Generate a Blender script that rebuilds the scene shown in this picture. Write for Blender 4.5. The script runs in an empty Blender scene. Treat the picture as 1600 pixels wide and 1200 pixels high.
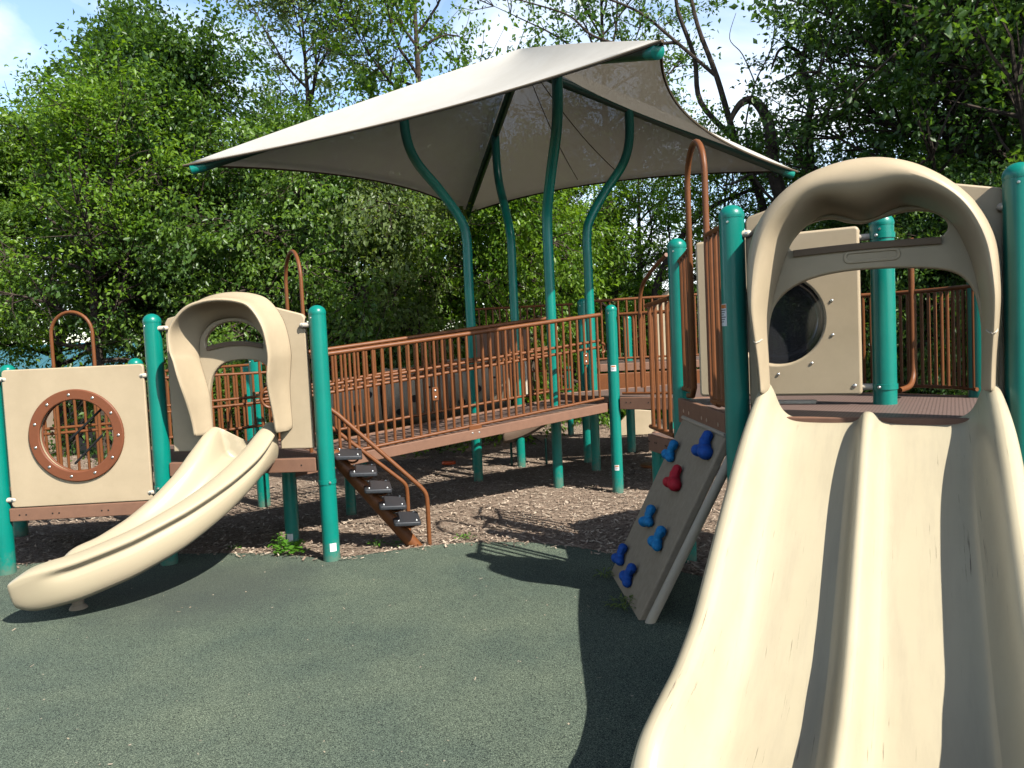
import bpy, bmesh, math, random
import numpy as np
from mathutils import Vector, Matrix
rad = math.radians
scene = bpy.context.scene
COL = scene.collection

# ------------------------------------------------------------------ camera, sky, sun, exposure
cam_d = bpy.data.cameras.new("camera")
cam_d.sensor_fit = 'HORIZONTAL'; cam_d.sensor_width = 36.0
cam_d.lens = 36.0 * 1200.0 / 1600.0
cam_d.clip_start = 0.05; cam_d.clip_end = 2000
cam = bpy.data.objects.new("camera", cam_d); COL.objects.link(cam)
_p, _r = rad(3.1), rad(2.7)
R0 = Vector((1, 0, 0)); U0 = Vector((0, math.sin(_p), math.cos(_p))); FW = Vector((0, math.cos(_p), -math.sin(_p)))
XC = R0 * math.cos(_r) - U0 * math.sin(_r); YC = R0 * math.sin(_r) + U0 * math.cos(_r)
cam.matrix_world = Matrix(((XC.x, YC.x, -FW.x, 0), (XC.y, YC.y, -FW.y, 0), (XC.z, YC.z, -FW.z, 1.6), (0, 0, 0, 1)))
scene.camera = cam

SUN_AZ, SUN_EL = rad(137.3), rad(44.3)      # azimuth clockwise from +Y
w = bpy.data.worlds.new("World"); scene.world = w; w.use_nodes = True
nt = w.node_tree; nt.nodes.clear()
wo = nt.nodes.new('ShaderNodeOutputWorld'); bg = nt.nodes.new('ShaderNodeBackground')
sky = nt.nodes.new('ShaderNodeTexSky'); sky.sky_type = 'NISHITA'; sky.sun_disc = False
sky.sun_elevation = SUN_EL; sky.sun_rotation = SUN_AZ; sky.air_density = 1.0; sky.dust_density = 0.6; sky.ozone_density = 1.5
tc = nt.nodes.new('ShaderNodeTexCoord'); mp = nt.nodes.new('ShaderNodeMapping'); mp.inputs['Scale'].default_value = (1.0, 1.0, 2.6)
mp.inputs['Location'].default_value = (0.3, 0.1, 0.0)
nz = nt.nodes.new('ShaderNodeTexNoise'); nz.inputs['Scale'].default_value = 2.6; nz.inputs['Detail'].default_value = 9; nz.inputs['Roughness'].default_value = 0.55
nz.inputs['Distortion'].default_value = 0.5
cr = nt.nodes.new('ShaderNodeValToRGB'); cr.color_ramp.elements[0].position = 0.44; cr.color_ramp.elements[1].position = 0.68
mx = nt.nodes.new('ShaderNodeMix'); mx.data_type = 'RGBA'
mx.inputs['B'].default_value = (20, 20.6, 21, 1)
nt.links.new(tc.outputs['Generated'], mp.inputs['Vector']); nt.links.new(mp.outputs['Vector'], nz.inputs['Vector'])
nt.links.new(nz.outputs['Fac'], cr.inputs['Fac'])
sz = nt.nodes.new('ShaderNodeSeparateXYZ'); nt.links.new(tc.outputs['Generated'], sz.inputs['Vector'])
hz = nt.nodes.new('ShaderNodeMapRange'); hz.inputs['From Min'].default_value = 0.38; hz.inputs['From Max'].default_value = 0.60; hz.inputs['To Min'].default_value = 1; hz.inputs['To Max'].default_value = 0.12
nt.links.new(sz.outputs['Z'], hz.inputs['Value'])
cm_ = nt.nodes.new('ShaderNodeMath'); cm_.operation = 'MULTIPLY'; nt.links.new(cr.outputs['Color'], cm_.inputs[0]); nt.links.new(hz.outputs['Result'], cm_.inputs[1])
nt.links.new(cm_.outputs[0], mx.inputs['Factor']); BR_FAC = hz.outputs['Result']
zd = nt.nodes.new('ShaderNodeMix'); zd.data_type = 'RGBA'; zd.blend_type = 'MULTIPLY'; zd.inputs['Factor'].default_value = 1.0; zd.inputs['B'].default_value = (1.15, 0.95, 0.80, 1)
br = nt.nodes.new('ShaderNodeMix'); br.data_type = 'RGBA'; br.blend_type = 'MULTIPLY'
br.inputs['B'].default_value = (3.7, 4.4, 5.1, 1)
nt.links.new(BR_FAC, br.inputs['Factor']); nt.links.new(sky.outputs['Color'], zd.inputs['A']); nt.links.new(zd.outputs['Result'], br.inputs['A']); nt.links.new(br.outputs['Result'], mx.inputs['A'])
nt.links.new(mx.outputs['Result'], bg.inputs['Color']); bg.inputs['Strength'].default_value = 0.05
nt.links.new(bg.outputs['Background'], wo.inputs['Surface'])

sun_d = bpy.data.lights.new("sun", 'SUN'); sun_d.energy = 5.0; sun_d.angle = rad(0.53); sun_d.color = (1.0, 0.955, 0.88)
sun = bpy.data.objects.new("sun", sun_d); COL.objects.link(sun)
SV = Vector((math.sin(SUN_AZ) * math.cos(SUN_EL), math.cos(SUN_AZ) * math.cos(SUN_EL), math.sin(SUN_EL)))
sun.rotation_euler = SV.to_track_quat('Z', 'Y').to_euler(); sun.location = (6, -6, 9)
vs = scene.view_settings
vs.view_transform = 'Standard'; vs.look = 'None'; vs.exposure = 0.60; vs.gamma = 1.0
scene.cycles.max_bounces = 6; scene.cycles.transparent_max_bounces = 8
scene.cycles.diffuse_bounces = 0; scene.cycles.glossy_bounces = 2; scene.cycles.transmission_bounces = 4

# ------------------------------------------------------------------ materials
MAT = {}
def mat(name, col, rough=0.5, spec=0.5, coat=0.0, var=None, vscale=8.0, bump=None, metal=0.0, coords='Object', extra=None):
    m = bpy.data.materials.new(name); m.use_nodes = True
    t = m.node_tree; b = t.nodes['Principled BSDF']
    b.inputs['Base Color'].default_value = (*col, 1); b.inputs['Roughness'].default_value = rough
    b.inputs['Specular IOR Level'].default_value = spec; b.inputs['Metallic'].default_value = metal
    b.inputs['Coat Weight'].default_value = coat; b.inputs['Coat Roughness'].default_value = 0.15
    tcn = t.nodes.new('ShaderNodeTexCoord')
    if var:
        n = t.nodes.new('ShaderNodeTexNoise'); n.inputs['Scale'].default_value = vscale; n.inputs['Detail'].default_value = 6
        n.inputs['Roughness'].default_value = 0.65
        t.links.new(tcn.outputs[coords], n.inputs['Vector'])
        r = t.nodes.new('ShaderNodeValToRGB'); r.color_ramp.elements[0].position = 0.3; r.color_ramp.elements[1].position = 0.7
        r.color_ramp.elements[0].color = (*var, 1); r.color_ramp.elements[1].color = (*col, 1)
        t.links.new(n.outputs['Fac'], r.inputs['Fac']); t.links.new(r.outputs['Color'], b.inputs['Base Color'])
        rr = t.nodes.new('ShaderNodeMapRange'); rr.inputs['To Min'].default_value = min(1, rough + .12); rr.inputs['To Max'].default_value = max(0.05, rough - .06)
        t.links.new(n.outputs['Fac'], rr.inputs['Value']); t.links.new(rr.outputs['Result'], b.inputs['Roughness'])
    if bump:
        s, st, d = bump
        n2 = t.nodes.new('ShaderNodeTexNoise'); n2.inputs['Scale'].default_value = s; n2.inputs['Detail'].default_value = 4
        t.links.new(tcn.outputs[coords], n2.inputs['Vector'])
        bp = t.nodes.new('ShaderNodeBump'); bp.inputs['Strength'].default_value = st; bp.inputs['Distance'].default_value = d
        t.links.new(n2.outputs['Fac'], bp.inputs['Height']); t.links.new(bp.outputs['Normal'], b.inputs['Normal'])
    if extra: extra(t, b, tcn)
    MAT[name] = m
    return m

TAN = (0.55, 0.44, 0.29)
def scuffs(t, b, tcn, along='X'):
    # thin dark scratches and faint grime, stretched along the run of the slide
    src = None
    for l in list(t.links):
        if l.to_socket == b.inputs['Base Color']: src = l.from_socket; t.links.remove(l)
    mpn = t.nodes.new('ShaderNodeMapping'); mpn.inputs['Scale'].default_value = (42, 1.0, 1.0); mpn.inputs['Rotation'].default_value = (0, 0, rad(3))
    t.links.new(tcn.outputs['Object'], mpn.inputs['Vector'])
    n = t.nodes.new('ShaderNodeTexNoise'); n.inputs['Scale'].default_value = 3.2; n.inputs['Detail'].default_value = 7; n.inputs['Roughness'].default_value = 0.62
    t.links.new(mpn.outputs['Vector'], n.inputs['Vector'])
    r = t.nodes.new('ShaderNodeValToRGB'); r.color_ramp.elements[0].position = 0.635; r.color_ramp.elements[1].position = 0.69
    r.color_ramp.elements[0].color = (0, 0, 0, 1); r.color_ramp.elements[1].color = (1, 1, 1, 1)
    t.links.new(n.outputs['Fac'], r.inputs['Fac'])
    n3 = t.nodes.new('ShaderNodeTexNoise'); n3.inputs['Scale'].default_value = 5; n3.inputs['Detail'].default_value = 3
    t.links.new(tcn.outputs['Object'], n3.inputs['Vector'])
    n3.inputs['Scale'].default_value = 1.7; pr_ = t.nodes.new('ShaderNodeMapRange'); pr_.inputs['From Min'].default_value = 0.50; pr_.inputs['From Max'].default_value = 0.62; t.links.new(n3.outputs['Fac'], pr_.inputs['Value'])
    m3 = t.nodes.new('ShaderNodeMath'); m3.operation = 'MULTIPLY'; t.links.new(r.outputs['Color'], m3.inputs[0]); t.links.new(pr_.outputs['Result'], m3.inputs[1])
    n4 = t.nodes.new('ShaderNodeTexNoise'); n4.inputs['Scale'].default_value = 2.0; n4.inputs['Detail'].default_value = 8; n4.inputs['Roughness'].default_value = .7
    mp4 = t.nodes.new('ShaderNodeMapping'); mp4.inputs['Scale'].default_value = (9, 1, 1); t.links.new(tcn.outputs['Object'], mp4.inputs['Vector']); t.links.new(mp4.outputs['Vector'], n4.inputs['Vector'])
    g4 = t.nodes.new('ShaderNodeMapRange'); g4.inputs['From Min'].default_value = 0.45; g4.inputs['From Max'].default_value = 0.85; g4.inputs['To Max'].default_value = 0.55; t.links.new(n4.outputs['Fac'], g4.inputs['Value'])
    gm = t.nodes.new('ShaderNodeMix'); gm.data_type = 'RGBA'; gm.inputs['B'].default_value = (0.37, 0.31, 0.225, 1); t.links.new(g4.outputs['Result'], gm.inputs['Factor'])
    if src: t.links.new(src, gm.inputs['A']); src = gm.outputs['Result']
    mm = t.nodes.new('ShaderNodeMix'); mm.data_type = 'RGBA'; mm.inputs['B'].default_value = (0.16, 0.12, 0.085, 1)
    t.links.new(m3.outputs['Value'], mm.inputs['Factor'])
    if src: t.links.new(src, mm.inputs['A'])
    t.links.new(mm.outputs['Result'], b.inputs['Base Color'])

mat('curved_plastic', (0.52, 0.445, 0.295), 0.34, 0.5, var=(0.52, 0.43, 0.29), vscale=3.0, bump=(140, 0.05, 0.001))
mat('slide_plastic', (0.545, 0.475, 0.325), 0.34, 0.5, var=(0.515, 0.445, 0.298), vscale=3.0, bump=(140, 0.05, 0.001), extra=scuffs)
mat('tan_plastic', TAN, 0.42, 0.45, var=(0.465, 0.37, 0.24), vscale=3.0, bump=(220, 0.08, 0.001))
mat('pale_plastic', (0.72, 0.63, 0.50), 0.45, 0.45, var=(0.62, 0.54, 0.42), vscale=20)
mat('inner_brown', (0.20, 0.14, 0.10), 0.4, 0.4)
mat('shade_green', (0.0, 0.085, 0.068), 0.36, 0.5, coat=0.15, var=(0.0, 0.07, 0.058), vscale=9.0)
mat('rust_metal', (0.205, 0.073, 0.024), 0.40, 0.3, var=(0.165, 0.059, 0.021), vscale=22.0, bump=(200, 0.06, 0.001))
mat('ring_brown', (0.21, 0.072, 0.033), 0.45, 0.35, var=(0.185, 0.064, 0.03), vscale=12)
mat('beam_brown', (0.255, 0.135, 0.085), 0.55, 0.35, var=(0.21, 0.112, 0.072), vscale=14, bump=(180, 0.1, 0.001))
mat('bolt_metal', (0.55, 0.55, 0.53), 0.3, 0.5, metal=0.9)
mat('black_rubber', (0.030, 0.033, 0.038), 0.42, 0.5, var=(0.045, 0.048, 0.054), vscale=60, bump=(300, 0.2, 0.001))
mat('wall_tan', (0.36, 0.295, 0.215), 0.7, 0.25, var=(0.30, 0.245, 0.175), vscale=26, bump=(260, 0.35, 0.002))
mat('wall_tube', (0.42, 0.37, 0.29), 0.45, 0.4)
mat('hold_blue', (0.012, 0.10, 0.42), 0.6, 0.3, var=(0.01, 0.06, 0.3), vscale=50, bump=(200, 0.3, 0.002))
mat('hold_azure', (0.015, 0.26, 0.56), 0.6, 0.3, var=(0.012, 0.15, 0.40), vscale=50, bump=(200, 0.3, 0.002))
mat('hold_red', (0.50, 0.02, 0.035), 0.6, 0.3, var=(0.4, 0.015, 0.03), vscale=50, bump=(200, 0.3, 0.002))
mat('sticker_white', (0.78, 0.78, 0.76), 0.4, 0.4)
mat('sticker_orange', (0.62, 0.18, 0.03), 0.4, 0.4)
mat('sticker_ink', (0.06, 0.06, 0.08), 0.5, 0.3)
mat('orange_toy', (0.62, 0.09, 0.015), 0.4, 0.5, var=(0.5, 0.06, 0.01), vscale=20)
mat('roof_metal', (0.055, 0.17, 0.20), 0.38, 0.5, var=(0.045, 0.145, 0.18), vscale=1.5)
mat('building_wall', (0.33, 0.25, 0.18), 0.8, 0.2, var=(0.28, 0.21, 0.15), vscale=3)
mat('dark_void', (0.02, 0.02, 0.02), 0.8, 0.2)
mat('bark', (0.085, 0.066, 0.050), 0.9, 0.15, var=(0.045, 0.036, 0.028), vscale=9, bump=(14, 0.8, 0.03))
mat('pale_bark', (0.20, 0.165, 0.13), 0.9, 0.15, var=(0.10, 0.083, 0.066), vscale=9, bump=(14, 0.8, 0.03))

def post_dirt(t, b, tcn):
    src = [l.from_socket for l in t.links if l.to_socket == b.inputs['Base Color']][0]
    sx = t.nodes.new('ShaderNodeSeparateXYZ'); t.links.new(tcn.outputs['Object'], sx.inputs['Vector'])
    n = t.nodes.new('ShaderNodeTexNoise'); n.inputs['Scale'].default_value = 14; n.inputs['Detail'].default_value = 8; n.inputs['Roughness'].default_value = .7; t.links.new(tcn.outputs['Object'], n.inputs['Vector'])
    mr = t.nodes.new('ShaderNodeMapRange'); mr.inputs['From Min'].default_value = 0.0; mr.inputs['From Max'].default_value = 0.28; mr.inputs['To Min'].default_value = 0.42; mr.inputs['To Max'].default_value = 0.0
    t.links.new(sx.outputs['Z'], mr.inputs['Value']); ad = t.nodes.new('ShaderNodeMath'); ad.operation = 'ADD'; t.links.new(mr.outputs['Result'], ad.inputs[0]); t.links.new(n.outputs['Fac'], ad.inputs[1])
    m2 = t.nodes.new('ShaderNodeMapRange'); m2.inputs['From Min'].default_value = 0.66; m2.inputs['From Max'].default_value = 0.92; m2.inputs['To Max'].default_value = .6; t.links.new(ad.outputs[0], m2.inputs['Value'])
    mm = t.nodes.new('ShaderNodeMix'); mm.data_type = 'RGBA'; mm.inputs['B'].default_value = (0.16, 0.17, 0.12, 1); t.links.new(m2.outputs['Result'], mm.inputs['Factor']); t.links.new(src, mm.inputs['A']); t.links.new(mm.outputs['Result'], b.inputs['Base Color'])
mat('green_post', (0.0, 0.235, 0.178), 0.30, 0.5, coat=0.10, var=(0.0, 0.195, 0.15), vscale=5.0, bump=(160, 0.05, 0.001), extra=post_dirt)
def deck_extra(t, b, tcn):
    mpn = t.nodes.new('ShaderNodeMapping'); mpn.inputs['Rotation'].default_value = (0, 0, rad(30))
    t.links.new(tcn.outputs['Object'], mpn.inputs['Vector'])
    ch = t.nodes.new('ShaderNodeTexVoronoi'); ch.inputs['Scale'].default_value = 55; ch.inputs['Randomness'].default_value = 0.0
    t.links.new(mpn.outputs['Vector'], ch.inputs['Vector'])
    r = t.nodes.new('ShaderNodeValToRGB'); r.color_ramp.elements[0].position = 0.28; r.color_ramp.elements[1].position = 0.36
    r.color_ramp.elements[0].color = (0.03, 0.02, 0.016, 1); r.color_ramp.elements[1].color = (0.185, 0.125, 0.105, 1)
    t.links.new(ch.outputs['Distance'], r.inputs['Fac']); t.links.new(r.outputs['Color'], b.inputs['Base Color'])
mat('deck_brown', (0.185, 0.125, 0.105), 0.55, 0.35, extra=deck_extra)
def plank_extra(t, b, tcn):
    sx = t.nodes.new('ShaderNodeSeparateXYZ'); t.links.new(tcn.outputs['Object'], sx.inputs['Vector'])
    md = t.nodes.new('ShaderNodeMath'); md.operation = 'PINGPONG'; md.inputs[1].default_value = 0.035
    t.links.new(sx.outputs['X'], md.inputs[0])
    r = t.nodes.new('ShaderNodeValToRGB'); r.color_ramp.elements[0].position = 0.004; r.color_ramp.elements[1].position = 0.008
    r.color_ramp.elements[0].color = (0.03, 0.02, 0.016, 1); r.color_ramp.elements[1].color = (0.20, 0.135, 0.11, 1)
    t.links.new(md.outputs['Value'], r.inputs['Fac']); t.links.new(r.outputs['Color'], b.inputs['Base Color'])
mat('ramp_deck', (0.20, 0.135, 0.11), 0.55, 0.35, extra=plank_extra)

def fabric_mat():
    m = bpy.data.materials.new('shade_fabric'); m.use_nodes = True; t = m.node_tree; t.nodes.clear()
    o = t.nodes.new('ShaderNodeOutputMaterial'); tcn = t.nodes.new('ShaderNodeTexCoord')
    n = t.nodes.new('ShaderNodeTexNoise'); n.inputs['Scale'].default_value = 2.2; n.inputs['Detail'].default_value = 8; n.inputs['Roughness'].default_value = 0.7
    t.links.new(tcn.outputs['Object'], n.inputs['Vector'])
    r = t.nodes.new('ShaderNodeValToRGB'); r.color_ramp.elements[0].position = 0.3; r.color_ramp.elements[1].position = 0.68
    r.color_ramp.elements[0].color = (0.72, 0.69, 0.62, 1); r.color_ramp.elements[1].color = (0.80, 0.775, 0.71, 1)
    t.links.new(n.outputs['Fac'], r.inputs['Fac'])
    d = t.nodes.new('ShaderNodeBsdfDiffuse'); tr = t.nodes.new('ShaderNodeBsdfTranslucent'); tp = t.nodes.new('ShaderNodeBsdfTransparent')
    tr.inputs['Color'].default_value = (0.46, 0.41, 0.33, 1)
    t.links.new(r.outputs['Color'], d.inputs['Color'])
    m1 = t.nodes.new('ShaderNodeMixShader'); m1.inputs['Fac'].default_value = 0.28
    t.links.new(d.outputs[0], m1.inputs[1]); t.links.new(tr.outputs[0], m1.inputs[2])
    m2 = t.nodes.new('ShaderNodeMixShader'); m2.inputs['Fac'].default_value = 0.20
    t.links.new(m1.outputs[0], m2.inputs[1]); t.links.new(tp.outputs[0], m2.inputs[2])
    t.links.new(m2.outputs[0], o.inputs['Surface'])
    MAT['shade_fabric'] = m
fabric_mat()
mat('fabric_hem', (0.16, 0.125, 0.085), 0.85, 0.2)

def glass_dark():
    m = bpy.data.materials.new('smoked_bubble'); m.use_nodes = True; t = m.node_tree; t.nodes.clear()
    o = t.nodes.new('ShaderNodeOutputMaterial')
    g = t.nodes.new('ShaderNodeBsdfGlossy'); g.inputs['Roughness'].default_value = 0.06; g.inputs['Color'].default_value = (0.7, 0.7, 0.72, 1)
    tp = t.nodes.new('ShaderNodeBsdfTransparent'); tp.inputs['Color'].default_value = (0.36, 0.36, 0.38, 1)
    d = t.nodes.new('ShaderNodeBsdfDiffuse'); d.inputs['Color'].default_value = (0.13, 0.13, 0.14, 1)
    a = t.nodes.new('ShaderNodeMixShader'); a.inputs['Fac'].default_value = 0.30
    t.links.new(tp.outputs[0], a.inputs[1]); t.links.new(d.outputs[0], a.inputs[2])
    f = t.nodes.new('ShaderNodeFresnel'); f.inputs['IOR'].default_value = 1.5
    b = t.nodes.new('ShaderNodeMixShader'); t.links.new(f.outputs[0], b.inputs['Fac']); t.links.new(a.outputs[0], b.inputs[1]); t.links.new(g.outputs[0], b.inputs[2])
    t.links.new(b.outputs[0], o.inputs['Surface']); MAT['smoked_bubble'] = m
glass_dark()

def leaf_mat(name, c1, c2, trans, gloss=0.5):
    m = bpy.data.materials.new(name); m.use_nodes = True; t = m.node_tree; t.nodes.clear()
    o = t.nodes.new('ShaderNodeOutputMaterial')
    at = t.nodes.new('ShaderNodeAttribute'); at.attribute_name = 'tint'
    mixc = t.nodes.new('ShaderNodeMix'); mixc.data_type = 'RGBA'; mixc.inputs['A'].default_value = (*c1, 1); mixc.inputs['B'].default_value = (*c2, 1)
    t.links.new(at.outputs['Fac'], mixc.inputs['Factor'])
    p = t.nodes.new('ShaderNodeBsdfPrincipled'); p.inputs['Roughness'].default_value = 0.38; p.inputs['Specular IOR Level'].default_value = gloss
    t.links.new(mixc.outputs['Result'], p.inputs['Base Color'])
    tr = t.nodes.new('ShaderNodeBsdfTranslucent')
    g = t.nodes.new('ShaderNodeMix'); g.data_type = 'RGBA'; g.blend_type = 'MULTIPLY'; g.inputs['Factor'].default_value = 1; g.inputs['B'].default_value = (2.1, 2.1, 0.7, 1)
    t.links.new(mixc.outputs['Result'], g.inputs['A']); t.links.new(g.outputs['Result'], tr.inputs['Color'])
    s = t.nodes.new('ShaderNodeMixShader'); s.inputs['Fac'].default_value = trans
    t.links.new(p.outputs[0], s.inputs[1]); t.links.new(tr.outputs[0], s.inputs[2]); t.links.new(s.outputs[0], o.inputs['Surface'])
    MAT[name] = m
leaf_mat('leaf_mid', (0.058, 0.125, 0.024), (0.155, 0.265, 0.040), 0.42)
leaf_mat('leaf_dark', (0.040, 0.095, 0.024), (0.100, 0.185, 0.036), 0.36)
leaf_mat('leaf_bright', (0.080, 0.175, 0.018), (0.18, 0.30, 0.030), 0.42)
leaf_mat('leaf_olive', (0.080, 0.130, 0.042), (0.18, 0.245, 0.085), 0.40)
leaf_mat('weed_leaf', (0.07, 0.20, 0.02), (0.14, 0.32, 0.04), 0.35)

# ------------------------------------------------------------------ helpers
def link(me, name, m=None, parent=None, loc=None):
    o = bpy.data.objects.new(name, me); COL.objects.link(o)
    if m:
        me.materials.append(MAT[m] if isinstance(m, str) else m)
    if parent: o.parent = parent
    if loc is not None: o.location = loc
    return o
def tag(o, label, cat, group=None):
    o['label'] = label; o['category'] = cat
    if group: o['group'] = group
    return o
def empty(name, loc=(0, 0, 0), rz=0.0, label=None, cat=None, group=None):
    o = bpy.data.objects.new(name, None); COL.objects.link(o); o.location = loc; o.rotation_euler = (0, 0, rz); o.empty_display_size = 0.1
    if label: tag(o, label, cat, group)
    return o
def structure(o): o['kind'] = 'structure'; return o
def stuff(o): o['kind'] = 'stuff'; return o

class MB:
    """collects shapes into ONE mesh"""
    def __init__(s): s.v = []; s.f = []
    def add(s, vs, fs):
        n = len(s.v); s.v += [tuple(v) for v in vs]; s.f += [tuple(i + n for i in f) for f in fs]; return s
    def box(s, lo, hi, M=None):
        x0, y0, z0 = lo; x1, y1, z1 = hi
        vs = [Vector(p) for p in ((x0,y0,z0),(x1,y0,z0),(x1,y1,z0),(x0,y1,z0),(x0,y0,z1),(x1,y0,z1),(x1,y1,z1),(x0,y1,z1))]
        if M is not None: vs = [M @ v for v in vs]
        return s.add(vs, [(0,3,2,1),(4,5,6,7),(0,1,5,4),(1,2,6,5),(2,3,7,6),(3,0,4,7)])
    def tube(s, pts, r, n=10, caps=True, closed=False, radii=None):
        P = [Vector(p) for p in pts]; k = len(P); rings = []
        T = []
        for i in range(k):
            if closed: t = P[(i+1) % k] - P[i-1]
            else: t = P[min(i+1, k-1)] - P[max(i-1, 0)]
            T.append(t.normalized())
        ref = Vector((0, 0, 1)) if abs(T[0].z) < 0.9 else Vector((1, 0, 0))
        a = T[0].cross(ref).normalized()
        vs = []
        for i in range(k):
            a = (a - T[i] * a.dot(T[i])).normalized(); b = T[i].cross(a)
            rr = radii[i] if radii else r
            for j in range(n):
                th = 2 * math.pi * j / n
                vs.append(P[i] + (a * math.cos(th) + b * math.sin(th)) * rr)
        fs = []
        m = k if closed else k - 1
        for i in range(m):
            for j in range(n):
                i2 = (i + 1) % k
                fs.append((i*n+j, i*n+(j+1) % n, i2*n+(j+1) % n, i2*n+j))
        if caps and not closed:
            fs.append(tuple(range(n-1, -1, -1))); fs.append(tuple((k-1)*n + j for j in range(n)))
        return s.add(vs, fs)
    def lathe(s, prof, c=(0, 0, 0), n=24, M=None):
        vs = []; fs = []
        for r, z in prof:
            for j in range(n):
                th = 2*math.pi*j/n; vs.append(Vector((c[0]+r*math.cos(th), c[1]+r*math.sin(th), c[2]+z)))
        for i in range(len(prof)-1):
            for j in range(n): fs.append((i*n+j, i*n+(j+1) % n, (i+1)*n+(j+1) % n, (i+1)*n+j))
        if prof[0][0] > 1e-5: fs.append(tuple(range(n-1, -1, -1)))
        if prof[-1][0] > 1e-5: fs.append(tuple((len(prof)-1)*n+j for j in range(n)))
        if M is not None: vs = [M @ v for v in vs]
        return s.add(vs, fs)
    def grid(s, rows, closed_u=False, closed_v=False):
        nr = len(rows); nc = len(rows[0]); vs = [p for r in rows for p in r]; fs = []
        for i in range(nr if closed_v else nr-1):
            for j in range(nc if closed_u else nc-1):
                a, b = i, (i+1) % nr; c, d = j, (j+1) % nc
                fs.append((a*nc+c, a*nc+d, b*nc+d, b*nc+c))
        return s.add(vs, fs)
    def mesh(s, name, smooth=True, recalc=True):
        me = bpy.data.meshes.new(name); me.from_pydata(s.v, [], s.f); me.validate()
        if recalc:
            bm = bmesh.new(); bm.from_mesh(me); bmesh.ops.remove_doubles(bm, verts=bm.verts, dist=1e-5); bmesh.ops.recalc_face_normals(bm, faces=bm.faces)
            bm.to_mesh(me); bm.free()
        if smooth:
            me.polygons.foreach_set('use_smooth', [True]*len(me.polygons))
            try: me.set_sharp_from_angle(angle=rad(38))
            except Exception: pass
        return me
    def build(s, name, m, parent=None, smooth=True, loc=None):
        return link(s.mesh(name, smooth), name, m, parent, loc)

def bevel(o, wdt=0.006, seg=2):
    b = o.modifiers.new('bevel', 'BEVEL'); b.width = wdt; b.segments = seg; b.limit_method = 'ANGLE'; b.angle_limit = rad(40); return o
def subsurf(o, l=1):
    b = o.modifiers.new('subd', 'SUBSURF'); b.levels = l; b.render_levels = l; return o

def plate_mesh(name, outline, holes, thick, bev=0.004, M=None):
    """flat plate in local XZ (thickness along Y), outline and holes as point lists"""
    cu = bpy.data.curves.new(name, 'CURVE'); cu.dimensions = '2D'; cu.fill_mode = 'BOTH'
    cu.extrude = max(thick/2 - bev, 0.0005); cu.bevel_depth = bev; cu.bevel_resolution = 2; cu.offset = -bev
    for pts in [outline] + holes:
        sp = cu.splines.new('POLY'); sp.points.add(len(pts)-1)
        for i, (x, z) in enumerate(pts): sp.points[i].co = (x, z, 0, 1)
        sp.use_cyclic_u = True
    tmp = bpy.data.objects.new(name, cu); COL.objects.link(tmp)
    dg = bpy.context.evaluated_depsgraph_get(); me = bpy.data.meshes.new_from_object(tmp.evaluated_get(dg)); me.name = name
    bpy.data.objects.remove(tmp); bpy.data.curves.remove(cu)
    me.transform(Matrix.Rotation(rad(90), 4, 'X'))
    if M is not None: me.transform(M)
    me.polygons.foreach_set('use_smooth', [True]*len(me.polygons))
    try: me.set_sharp_from_angle(angle=rad(35))
    except Exception: pass
    me.materials.clear()
    return me
def rrect(x0, z0, x1, z1, r=0.03, n=5):
    pts = []
    for cx, cz, a0 in ((x1-r, z1-r, 0), (x0+r, z1-r, 90), (x0+r, z0+r, 180), (x1-r, z0+r, 270)):
        for i in range(n+1):
            a = rad(a0 + 90*i/n); pts.append((cx + r*math.cos(a), cz + r*math.sin(a)))
    return pts
def circ(cx, cz, r, n=48): return [(cx + r*math.cos(2*math.pi*i/n), cz + r*math.sin(2*math.pi*i/n)) for i in range(n)]
def catmull(P, per=6, closed=False):
    P = [Vector(p) for p in P]; out = []; k = len(P)
    for i in range(k if closed else k-1):
        if closed: p0, p1, p2, p3 = P[i-1], P[i], P[(i+1) % k], P[(i+2) % k]
        else: p0, p1, p2, p3 = P[max(i-1, 0)], P[i], P[i+1], P[min(i+2, k-1)]
        for j in range(per):
            t = j/per; out.append(0.5*((2*p1) + (p2-p0)*t + (2*p0-5*p1+4*p2-p3)*t*t + (3*p1-p0-3*p2+p3)*t**3))
    if not closed: out.append(P[-1])
    return out

# ------------------------------------------------------------------ ground sheets
def terrain(x, y):
    s = lambda t: max(0, min(1, t))**2*(3-2*max(0, min(1, t)))
    return -2.4*s((y-13)/14)*s((-x-3)/6)
def ground():
    xs = list(np.arange(-60, 60.1, 3.0)); ys = list(np.arange(-20, 60.1, 2.5))
    xs = [-900, -400, -150] + xs + [150, 400, 900]; ys = [-400, -100] + ys + [120, 300, 900]
    mb = MB(); mb.grid([[Vector((x, y, terrain(max(-60, x), min(60, y)))) for x in xs] for y in ys])
    def ex(t, b, tcn):
        n = t.nodes.new('ShaderNodeTexNoise'); n.inputs['Scale'].default_value = 0.5; n.inputs['Detail'].default_value = 10
        t.links.new(tcn.outputs['Object'], n.inputs['Vector'])
        r = t.nodes.new('ShaderNodeValToRGB'); r.color_ramp.elements[0].position = 0.35; r.color_ramp.elements[1].position = 0.7
        r.color_ramp.elements[0].color = (0.07, 0.12, 0.025, 1); r.color_ramp.elements[1].color = (0.15, 0.20, 0.05, 1)
        t.links.new(n.outputs['Fac'], r.inputs['Fac']); t.links.new(r.outputs['Color'], b.inputs['Base Color'])
    mat('lawn', (0.1, 0.16, 0.04), 0.9, 0.1, bump=(30, 1.0, 0.05), extra=ex)
    structure(mb.build('ground', 'lawn'))
ground()

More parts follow.
